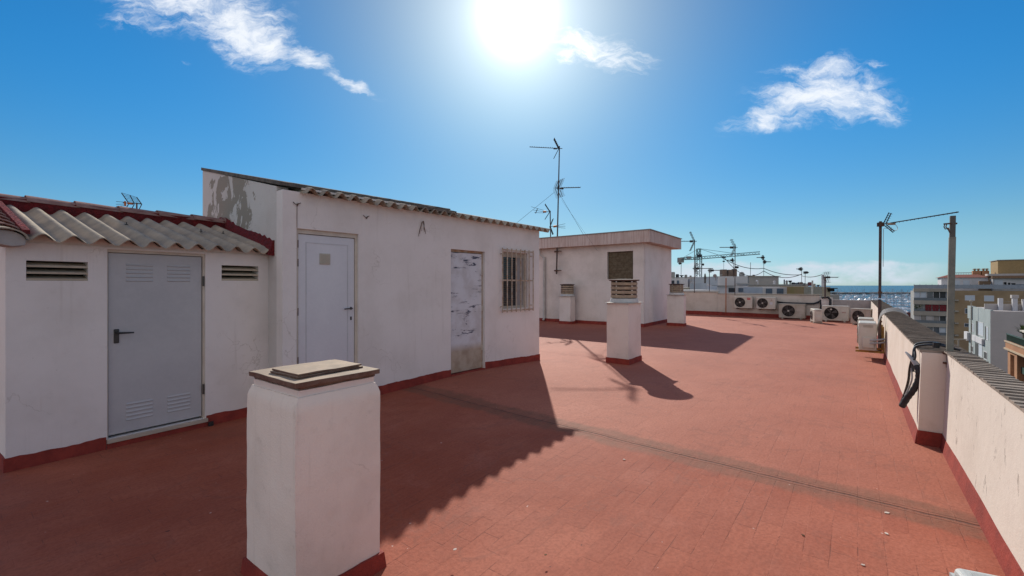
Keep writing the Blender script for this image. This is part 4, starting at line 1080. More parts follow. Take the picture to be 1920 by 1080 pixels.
# mast on the right parapet
pA = at_d(1649, 640, 11.1); pT = at_d(1650.8, 415, 11.1)
tm = thing('antenna_mast', 'dark antenna mast at the right parapet with one very long boom', 'antenna', pA)
m = MB(); m.tube([pA + Vector((0, 0, -.25)), pA.lerp(pT, .35)], .036, 10); m.tube([pA.lerp(pT, .36), pT], .030, 10); m.build('mast', MAST, tm, smooth=True)
m = MB()
for py in (548, 595, 603): q = at_d(1650, py, 11.1); m.tube([q + Vector((0, 0, -.02)), q + Vector((0, 0, .02))], .042, 10)
q = at_d(1651, 421, 11.1); m.box(q.x - .06, q.x + .05, q.y - .06, q.y + .04, q.z - .05, q.z + .05); m.build('clamp', RUST, tm)
q = at_d(1658, 421, 11.1); e = at_d(1797, 397.5, 9.45); az = math.atan2(e.x - q.x, e.y - q.y)
m = MB(); m.tube([q + Vector((-.08, 0, 0)), e], .013, 6)
dv = (e - q); sv = Vector((0, 0, 1))
for k in range(16): c = q + dv * (.18 + .8 * k / 15); m.tube([c - sv * .018, c + sv * .018], .006, 4)
m.build('boom', ALU, tm)
m = MB()
def grid(base, tip, wv, n):
    for s_ in (-1, 1): m.tube([base + wv * s_, tip + wv * s_], .012, 5)
    for k in range(n): c = base.lerp(tip, (k + .7) / n); m.tube([c - wv * 1.3, c + wv * 2.2], .006, 4)
grid(at_d(1659, 419, 11.1), at_d(1669, 399, 11.0), Vector((.07, .05, .0)), 5); grid(at_d(1660, 422, 11.1), at_d(1676, 435, 11.0), Vector((.06, .05, .02)), 5)
m.build('reflector', ALU, tm)
m = MB(); m.tube([at_d(1664, 420, 10.9), at_d(1679, 419.5, 10.8)], .028, 8); m.build('dipole_box', rough_mat('dipole_beige', (.36, .30, .22)), tm)
m = MB(); m.tube(spline([at_d(1678, 420, 10.8), at_d(1683, 427, 10.8), at_d(1680, 432, 10.8), at_d(1672, 431, 10.9), at_d(1658, 428, 11.05), at_d(1656.5, 440, 11.05), at_d(1656, 500, 11.05)]), .006, 5); m.build('coax', CABG, tm)

# ---- aerials standing on the back parapet
def parapet_mast(px, py0, py1, d, label, arms, r=.022, mat=None, nm='antenna_mast', cat='antenna'):
    a, b = at_d(px, py0, d), at_d(px + .3, py1, d)
    t_ = thing(nm, label, cat, a)
    m = MB(); m.tube([a, b], r, 8); m.build('mast', mat or MAST, t_)
    for kind, py, az, ln, refl in arms:
        q = at_d(px, py, d); m = MB()
        yagi(m, q + Vector((0, -.04, 0)), A(az), ln, 9, .10, .0, r=.008 * d / 24, boomr=.016 * d / 24)
        if refl: corner_reflector(m, q, A(az), refl, 1.15, .22, .009 * d / 24, 4)
        dipole(m, q, A(az), .04 * d / 24)
        m.build('aerial', ALU, t_)
    return t_
parapet_mast(1302, 549, 450, 26.0, 'antenna mast on the back parapet next to the far shed, with two long aerials', [(0, 452.5, -88, .92, .62), (0, 503.5, 87, 1.1, .35)])
parapet_mast(1378, 553, 458, 24.3, 'antenna mast on the back parapet above the leftmost wall units', [(0, 464, -89, .85, .5), (0, 501, 60, .25, 0)])
parapet_mast(1361, 586, 521, 24.7, 'thin rust-orange pole fixed to the back parapet left of the wall units', [], .028, rough_mat('orange_rust_pole', (.42, .16, .07), (.28, .11, .06)), 'pole', 'pole')
parapet_mast(1547, 558, 519, 21.3, 'small antenna mast on the pale pier, aerial pointing to the sea', [(0, 520, 78, .72, .3)], .035)
parapet_mast(1330, 548, 506, 27.5, 'thin low antenna mast behind the back parapet, right of the crane', [(0, 507, 88, .62, .15)], .022)
parapet_mast(1523, 556, 526, 24.0, 'short white pole standing behind the back parapet', [], .04, PIPEW, 'pole', 'pole')

# ================================================================== TOWN BEYOND
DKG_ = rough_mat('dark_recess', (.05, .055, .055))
def quad_building(name, label, cat, a, b, dp, zt, mat, group=None):
    """a, b: front corners (x,y); dp: depth away from the camera"""
    a, b = Vector((a[0], a[1])), Vector((b[0], b[1])); t = (b - a).normalized(); nn = Vector((-t.y, t.x))
    if nn.y < 0: nn = -nn
    root = thing(name, label, cat, ((a.x + b.x) / 2, (a.y + b.y) / 2, -19), group=group)
    F_ = frame((a.x, a.y), (t.x, t.y), (nn.x, nn.y)); ln = (b - a).length
    m = MB(F_); m.box(0, ln, 0, dp, -19, zt); m.build('wall', mat, root)
    return root, F_, ln
def pxs(F_, px):                                              # distance along a frame's front line
    P = F_ @ Vector((0, 0, 0)); D_ = F_.col[0]; k = (px - CX) / FPX
    return (k * P.y - P.x) / (D_[0] - k * D_[1])
def pz(F_, px, py):
    return CAMZ + (HY - py) / FPX * (F_ @ Vector((pxs(F_, px), 0, 0))).y
def panel(F_, px0, px1, py0, py1, mat, root, name='window', off=-.05, th=.06, frame_=None):
    x0, x1 = pxs(F_, px0), pxs(F_, px1); pc = (px0 + px1) / 2; z0, z1 = pz(F_, pc, py1), pz(F_, pc, py0)
    m = MB(F_)
    if frame_:
        e = .08; m.box(x0, x0 + e, off, off + th, z0, z1); m.box(x1 - e, x1, off, off + th, z0, z1); m.box(x0 + e, x1 - e, off, off + th, z1 - e, z1); m.box(x0 + e, x1 - e, off, off + th, z0, z0 + e)
        o = m.build(name, frame_, root); m = MB(F_); m.box(x0 + e, x1 - e, off + th * .3, off + th * .6, z0 + e, z1 - e); m.build('pane', mat, o); return o
    m.box(x0, x1, off, off + th, z0, z1); return m.build(name, mat, root)
def P2(px, d): return ((px - CX) / FPX * d, d)

# apartment block with red awnings, laid out square with the terrace
FD = (R[1], -R[0])                                            # facade direction
A0 = P2(1713, 121); AF = frame(A0, FD, R)
def fr(off): return AF @ Matrix.Translation((0, off, 0))
root = thing('apartment_block', 'tan brick apartment block with balcony storeys and a row of red awnings by the harbour', 'building', (A0[0], A0[1], -19))
xw = pxs(AF, 1789); xe = 30.0
def zA(py, px=1750, off=0): return pz(fr(off), px, py)
mb = MB(AF); mb.box(xw, xe, 0, 14, -19, zA(545, 1789)); mb.build('wall', BRICK_T, root)
for px0, px1, py0, py1 in ((1809, 1828, 553.5, 563.5), (1845, 1864, 554, 565), (1809, 1816, 578, 588), (1808, 1818, 606, 613)):
    panel(AF, px0, px1, py0, py1, BLIND if py0 < 560 else GLASS, root, frame_=FARW)
mb = MB(AF); mb.box(.4, xw - .01, 2.0, 14, -19, zA(546)); mb.build('wall', FARG, root)
slabs = ((541, 547), (563.5, 571), (584, 592), (606, 613), (628, 636), (650, 658), (672, 680))
for s_a, s_b in slabs:
    mb = MB(AF); mb.box(0, xw - .02, 0, 1.99, zA(s_b), zA(s_a)); mb.build('balcony', FARC, root)
mb = MB(AF); mb.box(.05, xe, .08, .12, zA(541) + .01, zA(534))
for k in range(24): mb.box(.05 + k * 1.2, .13 + k * 1.2, .05, .15, zA(541) + .01, zA(532.5))
mb.build('roof_rail', rough_mat('rail_grey_glass', (.30, .33, .36)), root)
DIM = rough_mat('dim_curtain', (.30, .27, .24)); SMK = rough_mat('rail_smoked', (.16, .18, .19))
for k, (ya, yb) in enumerate(((547, 563.5), (571, 584), (592, 606), (613, 628), (636, 650))):
    for j in range(7):
        x = .15 + (xw - .35) * j / 6; mb = MB(AF); mb.box(x - .05, x + .05, .35, .47, zA(yb), zA(ya)); mb.build('column', FARW if k != 1 else FARC, root)
    for j in range(6):
        xa, xb = .22 + (xw - .35) * j / 6, .06 + (xw - .35) * (j + 1) / 6
        mt = {0: (BLIND, BLIND, GLASS, DKG_, DKG_, DKG_), 1: (FARG,) * 6, 2: (FARBG, DIM, FARBG, DIM, DKG_, DIM), 3: (BLIND, BLIND, GLASS, GLASS, BLIND, GLASS), 4: (BLIND,) * 6}[k][j]
        mb = MB(AF); mb.box(xa, xb, .5, .54, zA(yb), zA(ya)); mb.build('window', mt, root)
    mb = MB(AF); mb.box(.05, xw - .1, .05, .09, zA(yb), zA(yb - 5)); mb.build('railing', SMK, root)
for px0, px1 in ((1735, 1747), (1748.5, 1760.5), (1762, 1775), (1776.5, 1784)):
    x0, x1 = pxs(AF, px0), pxs(AF, px1); zt_, zb_ = zA(571.2), zA(583)
    mb = MB(AF)
    for q in range(2): mb.extrude([(x0 + q * (x1 - x0) / 2, .3, zt_), (x0 + q * (x1 - x0) / 2, .22, zt_), (x0 + q * (x1 - x0) / 2, -.05, zb_), (x0 + q * (x1 - x0) / 2, .0, zb_)], ((x1 - x0) / 2 - .04, 0, 0))
    mb.build('awning', AWN, root)
mb = MB(AF)
for k in range(70):
    c = Vector((.3 + random.random() * 1.6, random.random() * .4, zA(583) + random.random() * 1.5)); r_ = .12 + .16 * random.random()
    mb.poly([c + Vector((random.uniform(-r_, r_), random.uniform(-r_, r_), random.uniform(-r_, r_))) for _ in range(4)])
mb.build('balcony_plant', LEAF, root)
for y0 in (561, 581, 603, 625): mb = MB(AF); mb.box(xw + .02, xw + .75, -.9, -.02, zA(y0 + 2.5), zA(y0)); mb.build('side_balcony', FARC, root)
# penthouses, chimneys and tower, set back
O1 = fr(5); xa, xb = pxs(O1, 1765), pxs(O1, 1853); zr = pz(O1, 1800, 520.5)
mb = MB(O1); mb.box(xa, xb, 0, 7, zA(546), zr); mb.build('penthouse', FARW, root)
mb = MB(O1); mb.prism([(xa - .5, -.5, zr), (xb + .2, -.5, zr), (xb + .2, 7.5, zr), (xa - .5, 7.5, zr)], 0, 0, [(xa + 1.8, 2.5, zr + .85), (xb - 1.5, 2.5, zr + .85), (xb - 1.5, 5, zr + .85), (xa + 1.8, 5, zr + .85)]); mb.build('roof', ROOFR, root)
for px0, px1, mt in ((1789, 1800, BLIND), (1806, 1818, BLIND), (1822, 1830, FARB)): mb = MB(O1); mb.box(pxs(O1, px0), pxs(O1, px1), -.08, -.01, pz(O1, 1800, 541), pz(O1, 1800, 526)); mb.build('window', mt, root)
O2 = fr(9); xa, xb = pxs(O2, 1788), pxs(O2, 1822); mb = MB(O2)
for k in range(12): x = xa + (xb - xa) * k / 11; mb.box(x - .03, x + .03, 0, .06, zr + .3, pz(O2, 1800, 511))
mb.box(xa, xb, .07, .1, pz(O2, 1800, 512), pz(O2, 1800, 511)); mb.build('terrace_rail', FARG, root)
for xq0, xq1, caps in ((1824, 1839.5, 2), (1841, 1855, 2)):
    xa, xb = pxs(O2, xq0), pxs(O2, xq1); mb = MB(O2); zc = pz(O2, 1840, 507.5); mb.box(xa, xb, 0, 1.6, zr - 1, zc); c = mb.build('chimney', BRICK_O, root)
    for q in range(caps): mb = MB(O2); mb.lathe([(.2, 0), (.2, .3), (.55, .35), (.2, .6)], (xa + (xb - xa) * (.3 + .45 * q), .8, zc + .01), 8); mb.build('cowl', BRICK_T, c)
O3 = fr(6); xa = pxs(O3, 1871); mb = MB(O3); mb.box(xa, xe + 6, 0, 8, zA(545), pz(O3, 1880, 488.5)); mb.build('tower', rough_mat('tan_brick_tower', (.36, .24, .11), (.30, .20, .09)), root)
mb = MB(O3); mb.box(xa - .2, xe + 6, -.2, 8, pz(O3, 1880, 488.3), pz(O3, 1880, 487)); mb.build('tower_coping', FARG, root)
O4 = fr(2.5); xa = pxs(O4, 1861); mb = MB(O4); mb.box(xa, xe, 0, 3.4, zA(546), pz(O4, 1890, 522)); mb.build('penthouse', FARB, root)
mb = MB(O4); mb.box(xa - .2, xe, -.8, 3.4, pz(O4, 1890, 521.9), pz(O4, 1890, 517)); mb.build('roof', rough_mat('brown_fascia', (.25, .15, .09)), root)
mb = MB(O4); mb.box(xa - .8, xe, .6, 3.45, pz(O4, 1890, 516.8), pz(O4, 1890, 513)); mb.build('roof_band', FARBG, root)
for xq0, xq1, y0, y1, mt in ((1882, 1887, 529, 541, DARK), (1890, 1894, 530, 540, DARK), (1896, 1904, 531, 541.5, DARK), (1905, 1920, 533, 541, SHUT), (1864, 1880, 525, 543, BLIND)):
    mb = MB(O4); mb.box(pxs(O4, xq0), pxs(O4, xq1), -.08, -.01, pz(O4, 1890, y1), pz(O4, 1890, y0)); mb.build('window', mt, root)
O5 = fr(1.2); mb = MB(O5); mb.box(pxs(O5, 1836), pxs(O5, 1859), 0, 1.2, zA(545, 1845), pz(O5, 1845, 527)); mb.build('pergola', rough_mat('brown_pergola', (.17, .11, .07)), root)

# pale house with terrace
c_ = P2(1857, 52); c_ = Vector(c_); Rv = Vector(R); Fv = Vector(FD)
a_ = c_ + Rv * 12.6; e_ = c_ + Fv * 12
root = thing('pale_house', 'pale green and beige house with white pergola pillars on its roof at the right', 'building', (c_[0], c_[1], -19))
LFc = frame(a_, (-R[0], -R[1]), FD); RFc = frame(c_, FD, R)
zt_ = CAMZ + (HY - 583) / FPX * 52
mb = MB(); mb.prism([tuple(a_), tuple(c_), tuple(e_), tuple(e_ + Rv * 12.6)], -19, zt_)
o = mb.build('wall', FARBG, root); o.data.materials.append(FARGR)
for p_ in o.data.polygons:
    if p_.normal.x < -.3 and p_.normal.y > .2: p_.material_index = 1
def facewin(F_, px0, px1, py0, py1, mat, name='window', off=-.03, th=.05, fr=FARW): return panel(F_, px0, px1, py0, py1, mat, root, name, off, th, fr)
for q in ((1834, 1844, 604, 629, BLIND), (1823.5, 1826, 607, 622, BLIND), (1849.5, 1853, 613, 638, BLIND), (1820, 1825, 648, 660, DKG_), (1835, 1842, 644, 668, BLIND), (1845, 1851, 659, 674, DKG_)): facewin(LFc, *q)
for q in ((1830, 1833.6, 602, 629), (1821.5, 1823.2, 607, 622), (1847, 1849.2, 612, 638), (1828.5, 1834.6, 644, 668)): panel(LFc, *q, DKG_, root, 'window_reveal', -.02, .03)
mb = MB(LFc); x0, x1 = pxs(LFc, 1826), pxs(LFc, 1846); mb.box(x0, x1, -.25, -.01, pz(LFc, 1836, 642), pz(LFc, 1836, 632)); mb.build('balcony', FARW, root)
mb = MB(LFc); x0, x1 = pxs(LFc, 1813), pxs(LFc, 1819); mb.box(x0, x1, -.3, -.01, pz(LFc, 1815, 637), pz(LFc, 1815, 622)); mb.build('balcony', FARW, root)
mb = MB(LFc); mb.box(0, 12.5, .02, .25, zt_ + .001, zt_ + .1); mb.box(-.05, 2.6, -.12, .3, pz(LFc, 1815, 596), pz(LFc, 1813, 572.5)); mb.build('parapet', FARGR, root)
PB = RFc @ Matrix.Translation((0, 3.0, 0))
mb = MB(PB); mb.box(0, 12, 0, .2, zt_, zt_ + .75); mb.build('roof_wall', FARBG, root)
for px0, px1, yt in ((1870.5, 1879, 559), (1896.5, 1906, 559), (1915, 1923, 561)):
    mb = MB(PB); x0, x1 = pxs(PB, px0), pxs(PB, px1); mb.box(x0, x1, -.5, -.02, zt_, pz(PB, px0, yt)); mb.build('pillar', FARW, root)
mb = MB(PB); x0 = pxs(PB, 1894.5); x1 = pxs(PB, 1908); mb.box(x0, x1, -.6, .1, pz(PB, 1900, 558.8), pz(PB, 1900, 553)); mb.build('pillar_cap', FARBG, root)
mb = MB(PB); x0 = pxs(PB, 1879.5)
mb.box(x0, 12, .05, .1, zt_ + 1.05, zt_ + 1.1); mb.box(x0, 12, .05, .1, zt_ + .85, zt_ + .88); mb.build('terrace_rail', FARC, root)
q = at_d(1821, 565, 58); mb = MB(); mb.tube([(q.x, q.y, -10), q], .05, 6); mb.lathe([(.16, -.05), (.16, .1), (.03, .2)], (q.x, q.y, q.z), 8); mb.build('vent_pipe', FARC, root)
q = at_d(1797, 637, 50); tp_ = thing('street_post', 'pale T-shaped post standing behind the near parapet below the tan block', 'post', (q.x, q.y, -19))
mb = MB(); mb.tube([(q.x, q.y, -19), q], .07, 6); mb.box(q.x - .9, q.x + .9, q.y - .05, q.y + .05, q.z, q.z + .1); mb.build('shaft', FARC, tp_)
# brick house with green balcony at the frame edge
a_ = P2(1885, 33.5)
F3 = frame(a_, (-R[0], -R[1]), FD); l3 = 9
root = thing('brick_house', 'orange brick house with a cream awning and plants on its balcony at the right edge', 'building', (a_[0], a_[1], -19))
def z3(py): return pz(F3, 1887, py)
mb = MB(F3); mb.box(.15, l3, 1.2, 5, -19, z3(637)); mb.build('wall', BRICK_O, root)
mb = MB(F3); mb.box(0, l3, 0, 1.19, z3(656), z3(640)); mb.build('balcony', BRICK_O, root)
CT = rough_mat('cream_trim', (.52, .40, .27))
for y0, y1, o_ in ((655, 652, -.08), (641, 638.5, -.06)): mb = MB(F3); mb.box(-.05, l3, o_, -.001, z3(y0), z3(y1)); mb.build('cornice', CT, root)
mb = MB(F3)
for k in range(40): mb.box(.05 + k * .22, .09 + k * .22, .05, .09, z3(638.3), z3(627))
mb.box(0, l3, .02, .12, z3(627), z3(625.5)); mb.build('railing', DKGRN, root)
mb = MB(F3); zc = pz(F3, 1902, 619); x0 = pxs(F3, 1900); mb.extrude([(x0, .3, zc), (x0, .3, zc - .1), (x0, 3.0, zc + .3), (x0, 3.0, zc + .4)], (5, 0, 0)); mb.build('awning', rough_mat('cream_canvas', (.62, .58, .50)), root)
x0, x1 = pxs(F3, 1890.5), pxs(F3, 1898)
for u0, u1, z0, z1 in ((.12, x0, -19, z3(656.5)), (x1, pxs(F3, 1903), -19, z3(656.5)), (x0, x1, z3(662), z3(656.5))): mb = MB(F3); mb.box(u0, u1, .1, 1.15, z0, z1); mb.build('pier', BRICK_O, root)
mb = MB(F3); mb.box(x0, x1, .4, .5, z3(700), z3(662)); mb.build('window', BLIND, root)
x1 = pxs(F3, 1903)
mb = MB(F3); mb.box(x1, l3, .3, .34, pz(F3, 1905, 700), pz(F3, 1905, 688)); mb.build('railing', DKGRN, root)
mb = MB(F3); mb.box(x1 + .01, l3, 1.0, 1.1, pz(F3, 1905, 700), pz(F3, 1905, 662)); mb.build('window', DARK, root)
pb_ = F3 @ Vector((pxs(F3, 1899), .5, z3(638)))
pl = thing('potted_palm', 'small spiky palm in the corner of the brick balcony', 'plant', pb_)
mb = MB(); base = pb_ + Vector((0, 0, .35)); mb.lathe([(.12, -.35), (.16, 0)], base, 10); mb.build('pot', BRICK_O, pl)
mb = MB()
for k in range(30):
    an = k * 2.4; el = .3 + 1.1 * random.random(); ln_ = .6 + .35 * random.random(); d_ = Vector((math.cos(an) * math.cos(el), math.sin(an) * math.cos(el), math.sin(el))); s_ = Vector((-math.sin(an), math.cos(an), 0)) * .035
    t1 = base + Vector((0, 0, .3)) + d_ * ln_ * .6; t2 = t1 + d_ * ln_ * .4 + Vector((0, 0, -.15)); mb.poly([base + Vector((0, 0, .3)) - s_, base + Vector((0, 0, .3)) + s_, t1 + s_, t2, t1 - s_])
mb.tube([base, base + Vector((0, 0, .35))], .03, 6); mb.build('fronds', LEAF, pl)

# row of low houses beyond the back parapet
def simple(label, px0, px1, py, d, mat, dp=9, name='white_building', d1=None, wins=(), group=None):
    d1 = d1 or d
    root, F_, ln = quad_building(name, label, 'building', P2(px0, d), P2(px1, d1), dp, CAMZ + (HY - py) / FPX * (d + d1) / 2, mat, group)
    for w_ in wins: panel(F_, *w_[:4], w_[4], root, w_[5] if len(w_) > 5 else 'window', -.08, .09)
    return root, F_, ln
DKW = rough_mat('dark_shutter_far', (.045, .05, .06))
r1, F1, _ = simple('white penthouse block topped by three brown flues and a dish', 1346, 1402, 518, 44, FARB, 6)
for k, (x0, x1, y0) in enumerate(((1363.5, 1372, 504.5), (1375.5, 1383.5, 505), (1386.5, 1391.5, 503.5))):
    mb = MB(F1); mb.box(pxs(F1, x0), pxs(F1, x1), 1, 1.6, pz(F1, 1370, 518) + .001, pz(F1, 1370, y0)); mb.build('flue', rough_mat('brown_flue', (.22, .15, .11), (.15, .11, .09)), r1)
mb = MB(F1); mb.lathe([(.02, 0), (.25, .05), (.3, .12), (.02, .06)], (pxs(F1, 1396), .4, pz(F1, 1396, 515)), 14, 'y'); mb.tube([(pxs(F1, 1396), .5, pz(F1, 1396, 519)), (pxs(F1, 1396), .5, pz(F1, 1396, 515))], .04, 6); mb.build('dish', FARG, r1)
r1, F1, _ = simple('low white annex with a dark and a louvred opening below the penthouse block', 1344, 1402, 536.5, 40, FARW, 3.5, wins=((1366, 1377, 540, 547.5, DKW), (1384.5, 1395.5, 540, 547.5, SHUT)))
mb = MB(F1); mb.box(pxs(F1, 1344), pxs(F1, 1377), -.25, 1, pz(F1, 1360, 536.4), pz(F1, 1360, 535)); mb.box(pxs(F1, 1383), pxs(F1, 1399), -.4, .3, pz(F1, 1390, 532.5), pz(F1, 1390, 531)); mb.build('canopy', FARG, r1)
r1, F1, _ = simple('grey windowless rooftop block right of the brown flues', 1404, 1460, 518.5, 50, FARG, 5, 'grey_building')
mb = MB(F1); mb.box(-.15, pxs(F1, 1460) + .15, -.15, 5.1, pz(F1, 1430, 518.4), pz(F1, 1430, 517.4)); mb.build('coping', FARC, r1)
r1, F1, _ = simple('long cream roof wall with a dark edge under the grey block', 1402, 1515, 534.5, 42, FARBG, 4, 'cream_building')
mb = MB(F1); mb.box(0, pxs(F1, 1515), -.2, 3, pz(F1, 1450, 534.4), pz(F1, 1450, 533)); mb.build('coping', FARG, r1)
r1, F1, _ = simple('white low house with three blue louvred windows in a row', 1430, 1501, 538.5, 36, FARB, 3, wins=((1436, 1447, 541, 552.5, SHUT), (1456.5, 1468, 541, 552.5, SHUT), (1476.5, 1488, 541.5, 553.5, SHUT)))
simple('mossy ochre rooftop wall left of the small beige tower', 1506, 1541, 537.5, 34, MOSS, 3, 'ochre_wall')
r1, F1, _ = simple('small beige tower with a dark box on its corner, against the sea', 1541, 1557, 538, 32, rough_mat('beige_tower', (.42, .36, .26), (.34, .28, .20)), 3, 'beige_tower')
mb = MB(F1); mb.box(pxs(F1, 1552), pxs(F1, 1561), -.2, .9, pz(F1, 1555, 546.5), pz(F1, 1555, 541.5)); mb.box(pxs(F1, 1550), pxs(F1, 1563), -.4, 1.1, pz(F1, 1555, 541.4), pz(F1, 1555, 540)); mb.build('box', DARK, r1)
simple('grey flat-roofed house below the small beige tower', 1556, 1574, 552.5, 38, FARG, 4, 'grey_building')
simple('pale grey flat house front behind the floor unit with the wide fan', 1501, 1540, 551, 37, FARB, 3)
# left cluster
left = (('small white house beside the edge of the far shed', 1255, 1290, 520, 60, FARW), ('pale house in shade left of the crane foot', 1286, 1308, 519, 66, FARBG), ('white stepped house at the crane foot', 1306, 1332, 523, 58, FARW), ('grey-beige house between crane and penthouse block', 1322, 1350, 521.5, 70, FARBG))
for lb, x0, x1, y, d, mt in left: simple(lb, x0, x1, y, d, mt, 8, 'far_house', wins=((x0 + 4, x0 + 9, y + 6, y + 14, DKW), (x0 + 14, x0 + 18, y + 6, y + 13, SHUT)))
simple('low cream roof edge in front of the far houses', 1258, 1346, 540, 46, rough_mat('olive_roof', (.30, .28, .22)), 6, 'low_roof')
simple('pale roof strip just behind the back parapet', 1250, 1350, 544, 36, FARB, 4, 'low_roof')
a_ = at_d(1325, 531, 42); mb = MB(); b_ = at_d(1350, 544, 42)
mb.extrude([(a_.x, 42, a_.z), (b_.x, 42, b_.z), (b_.x, 42, b_.z - 2), (a_.x, 42, b_.z - 2)], (0, 4, 0)); tag(mb.build('stair_housing', FARB), 'white wedge-shaped stair housing sloping down to the right', 'stair housing')
# tanks and pots
def pot(px, py0, py1, d, w_, kind, label, mat):
    a = at_d(px, py1, d); b = at_d(px, py0, d); h_ = b.z - a.z; r_ = w_ / FPX * d / 2; mb = MB()
    if kind == 'pot': mb.lathe([(r_, 0), (r_ * .85, h_ * .6), (r_ * 1.2, h_ * .7), (r_ * .5, h_)], a, 10)
    elif kind == 'bowl': mb.lathe([(r_ * .35, 0), (r_ * .35, h_ * .5), (r_, h_ * .75), (r_ * 1.0, h_)], a, 10)
    elif kind == 'dish': mb.tube([a, b], .04, 6); mb.lathe([(.02, 0), (r_ * .8, .08), (r_, .2), (.02, .1)], b, 16, 'y')
    else: mb.lathe([(r_, 0), (r_, h_ * .85), (r_ * .8, h_)], a, 12)
    return tag(mb.build({'pot': 'chimney_pot', 'bowl': 'chimney_pot', 'dish': 'satellite_dish', 'tank': 'water_tank'}[kind], mat, smooth=False), label, {'pot': 'chimney pot', 'bowl': 'chimney pot', 'dish': 'satellite dish', 'tank': 'water tank'}[kind])
pot(1470.5, 524, 533.5, 45, 2.2, 'tank', 'thin dark flue leftmost on the cream roof against the sky', DKW)
pot(1475, 525.5, 533.5, 45, 4, 'pot', 'pointed chimney pot next to the thin dark flue', FARG)
pot(1481.5, 526, 533.5, 45, 6, 'bowl', 'dark bowl-topped chimney pot on the cream roof', DKW)
pot(1487, 529.5, 533.5, 45, 6, 'tank', 'low dark tank right of the bowl-topped pot', DKW)
pot(1493, 530, 533.5, 45, 5, 'tank', 'blue-grey tank in the line of pots on the cream roof', SHUT)
pot(1497, 529, 533.5, 45, 2.5, 'tank', 'slim dark vent in the line of pots on the cream roof', DKW)
pot(1502, 529, 534, 42, 6, 'tank', 'brown tank at the foot of the seaward aerial mast', rough_mat('brown_tank', (.17, .12, .10)))
pot(1508, 531, 534.5, 42, 5, 'tank', 'short black vent right of the brown tank', DKW)
pot(1518, 529, 536, 38, 6, 'tank', 'dark red tank above the mossy wall', rough_mat('dark_red_tank', (.16, .05, .055)))
pot(1534, 534, 537.5, 35, 6, 'bowl', 'low dark pot on the mossy wall nearest the beige tower', DKW)
pot(1262, 510, 520, 60, 7, 'tank', 'round grey tank nearest the far shed', FARG)
pot(1270, 514, 520, 60, 6, 'tank', 'black square-shouldered tank right of the round grey one', DKW)
pot(1278, 516, 520, 60, 8, 'bowl', 'low dark pot on the small white house', DKW)
pot(1296, 518, 528, 50, 4, 'dish', 'small round dish in front of the crane', FARG)
pot(1342, 517, 526, 44, 7, 'dish', 'grey-brown dish beside the penthouse block', rough_mat('brown_dish', (.30, .24, .22)))
pot(1322, 513, 541, 44, 4, 'pot', 'tall dark stone pot standing before the far houses', rough_mat('dark_stone', (.12, .11, .10)))
pot(1543, 515, 541, 33, 5, 'tank', 'tall white round flue left of the sea view', FARW)
pot(1286, 515, 521, 60, 5, 'tank', 'small grey tank behind the faint aerial mast', FARG)
pot(1333, 519, 523.5, 58, 8, 'tank', 'flat pale tank on the stepped white house', FARW)
pot(1352, 514.5, 518, 44, 5, 'bowl', 'small grey pot at the left end of the penthouse block', FARG)
pot(1413, 515, 518.5, 50, 4, 'tank', 'stubby grey vent at the left of the grey rooftop block', FARG)
pot(1421, 527, 534, 42, 4, 'dish', 'small pale dish before the grey rooftop block', FARW)
pot(1452, 526, 534, 42, 4, 'pot', 'pale pointed pot at the right end of the grey block', FARW)
pot(1513, 531.5, 536, 38, 3, 'tank', 'thin grey vent left of the dark red tank', FARG)
pot(1527, 532, 537.5, 35, 4, 'tank', 'short grey vent on the mossy wall', FARG)
pot(1300, 531, 540, 47, 7, 'tank', 'dusty round tank on the low cream roof', FARC)
pot(1335, 533, 540, 47, 9, 'bowl', 'wide dark pot on the low cream roof', DKW)
# far aerials
for i, (px, y0, y1, d, lb, arms) in enumerate((
    (1407, 518, 492, 50, 'bare thin mast on the left end of the grey rooftop block', []),
    (1432, 518, 482, 50, 'two-armed aerial mast on the grey rooftop block', [(0, 483, -88, .8, .3), (0, 491, 85, .8, .25)]),
    (1503, 533, 503, 42, 'loop-armed aerial mast on the cream roof', [(0, 504.5, -87, .5, .2)]),
    (1509.5, 534, 511, 40, 'slim aerial mast right of the loop-armed one', [(0, 511, 80, .35, .12)]),
    (1277, 520, 493, 60, 'faint aerial mast above the small white house', [(0, 494, -85, .4, .1)]),
    (1375, 520, 488, 44, 'thin mast with crossed aerial standing over the brown flues', [(0, 488, -80, .6, .25)]),
    (1316, 541, 482, 60, 'plain thin mast just right of the crane tower', [(0, 496, 80, .3, 0)]))):
    parapet_mast(px, y0, y1, d, lb, arms, .015 * d / 30)
# overhead wires
wr = MB()
def sag(a, b, s_, n=14): return [a.lerp(b, i / n) + Vector((0, 0, -s_ * 4 * (i / n) * (1 - i / n))) for i in range(n + 1)]
wr.tube(sag(at_d(1352, 482, 40), at_d(1432, 503, 46), .4), .03, 4); wr.tube(sag(at_d(1432, 503, 46), at_d(1503, 515, 42), .25), .03, 4); wr.tube(sag(at_d(1503, 517, 42), at_d(1541, 515, 33), .15), .025, 4)
tag(wr.build('overhead_wire', ALU), 'upper overhead wire sagging from roof to roof towards the white flue', 'wire')
wr = MB(); wr.tube(sag(at_d(1358, 483, 40), at_d(1432, 508, 46), 1.0), .03, 4); wr.tube(sag(at_d(1432, 508, 46), at_d(1503, 514, 42), .5), .03, 4)
tag(wr.build('overhead_wire', ALU), 'lower overhead wire sagging below its neighbour above the roofs', 'wire')
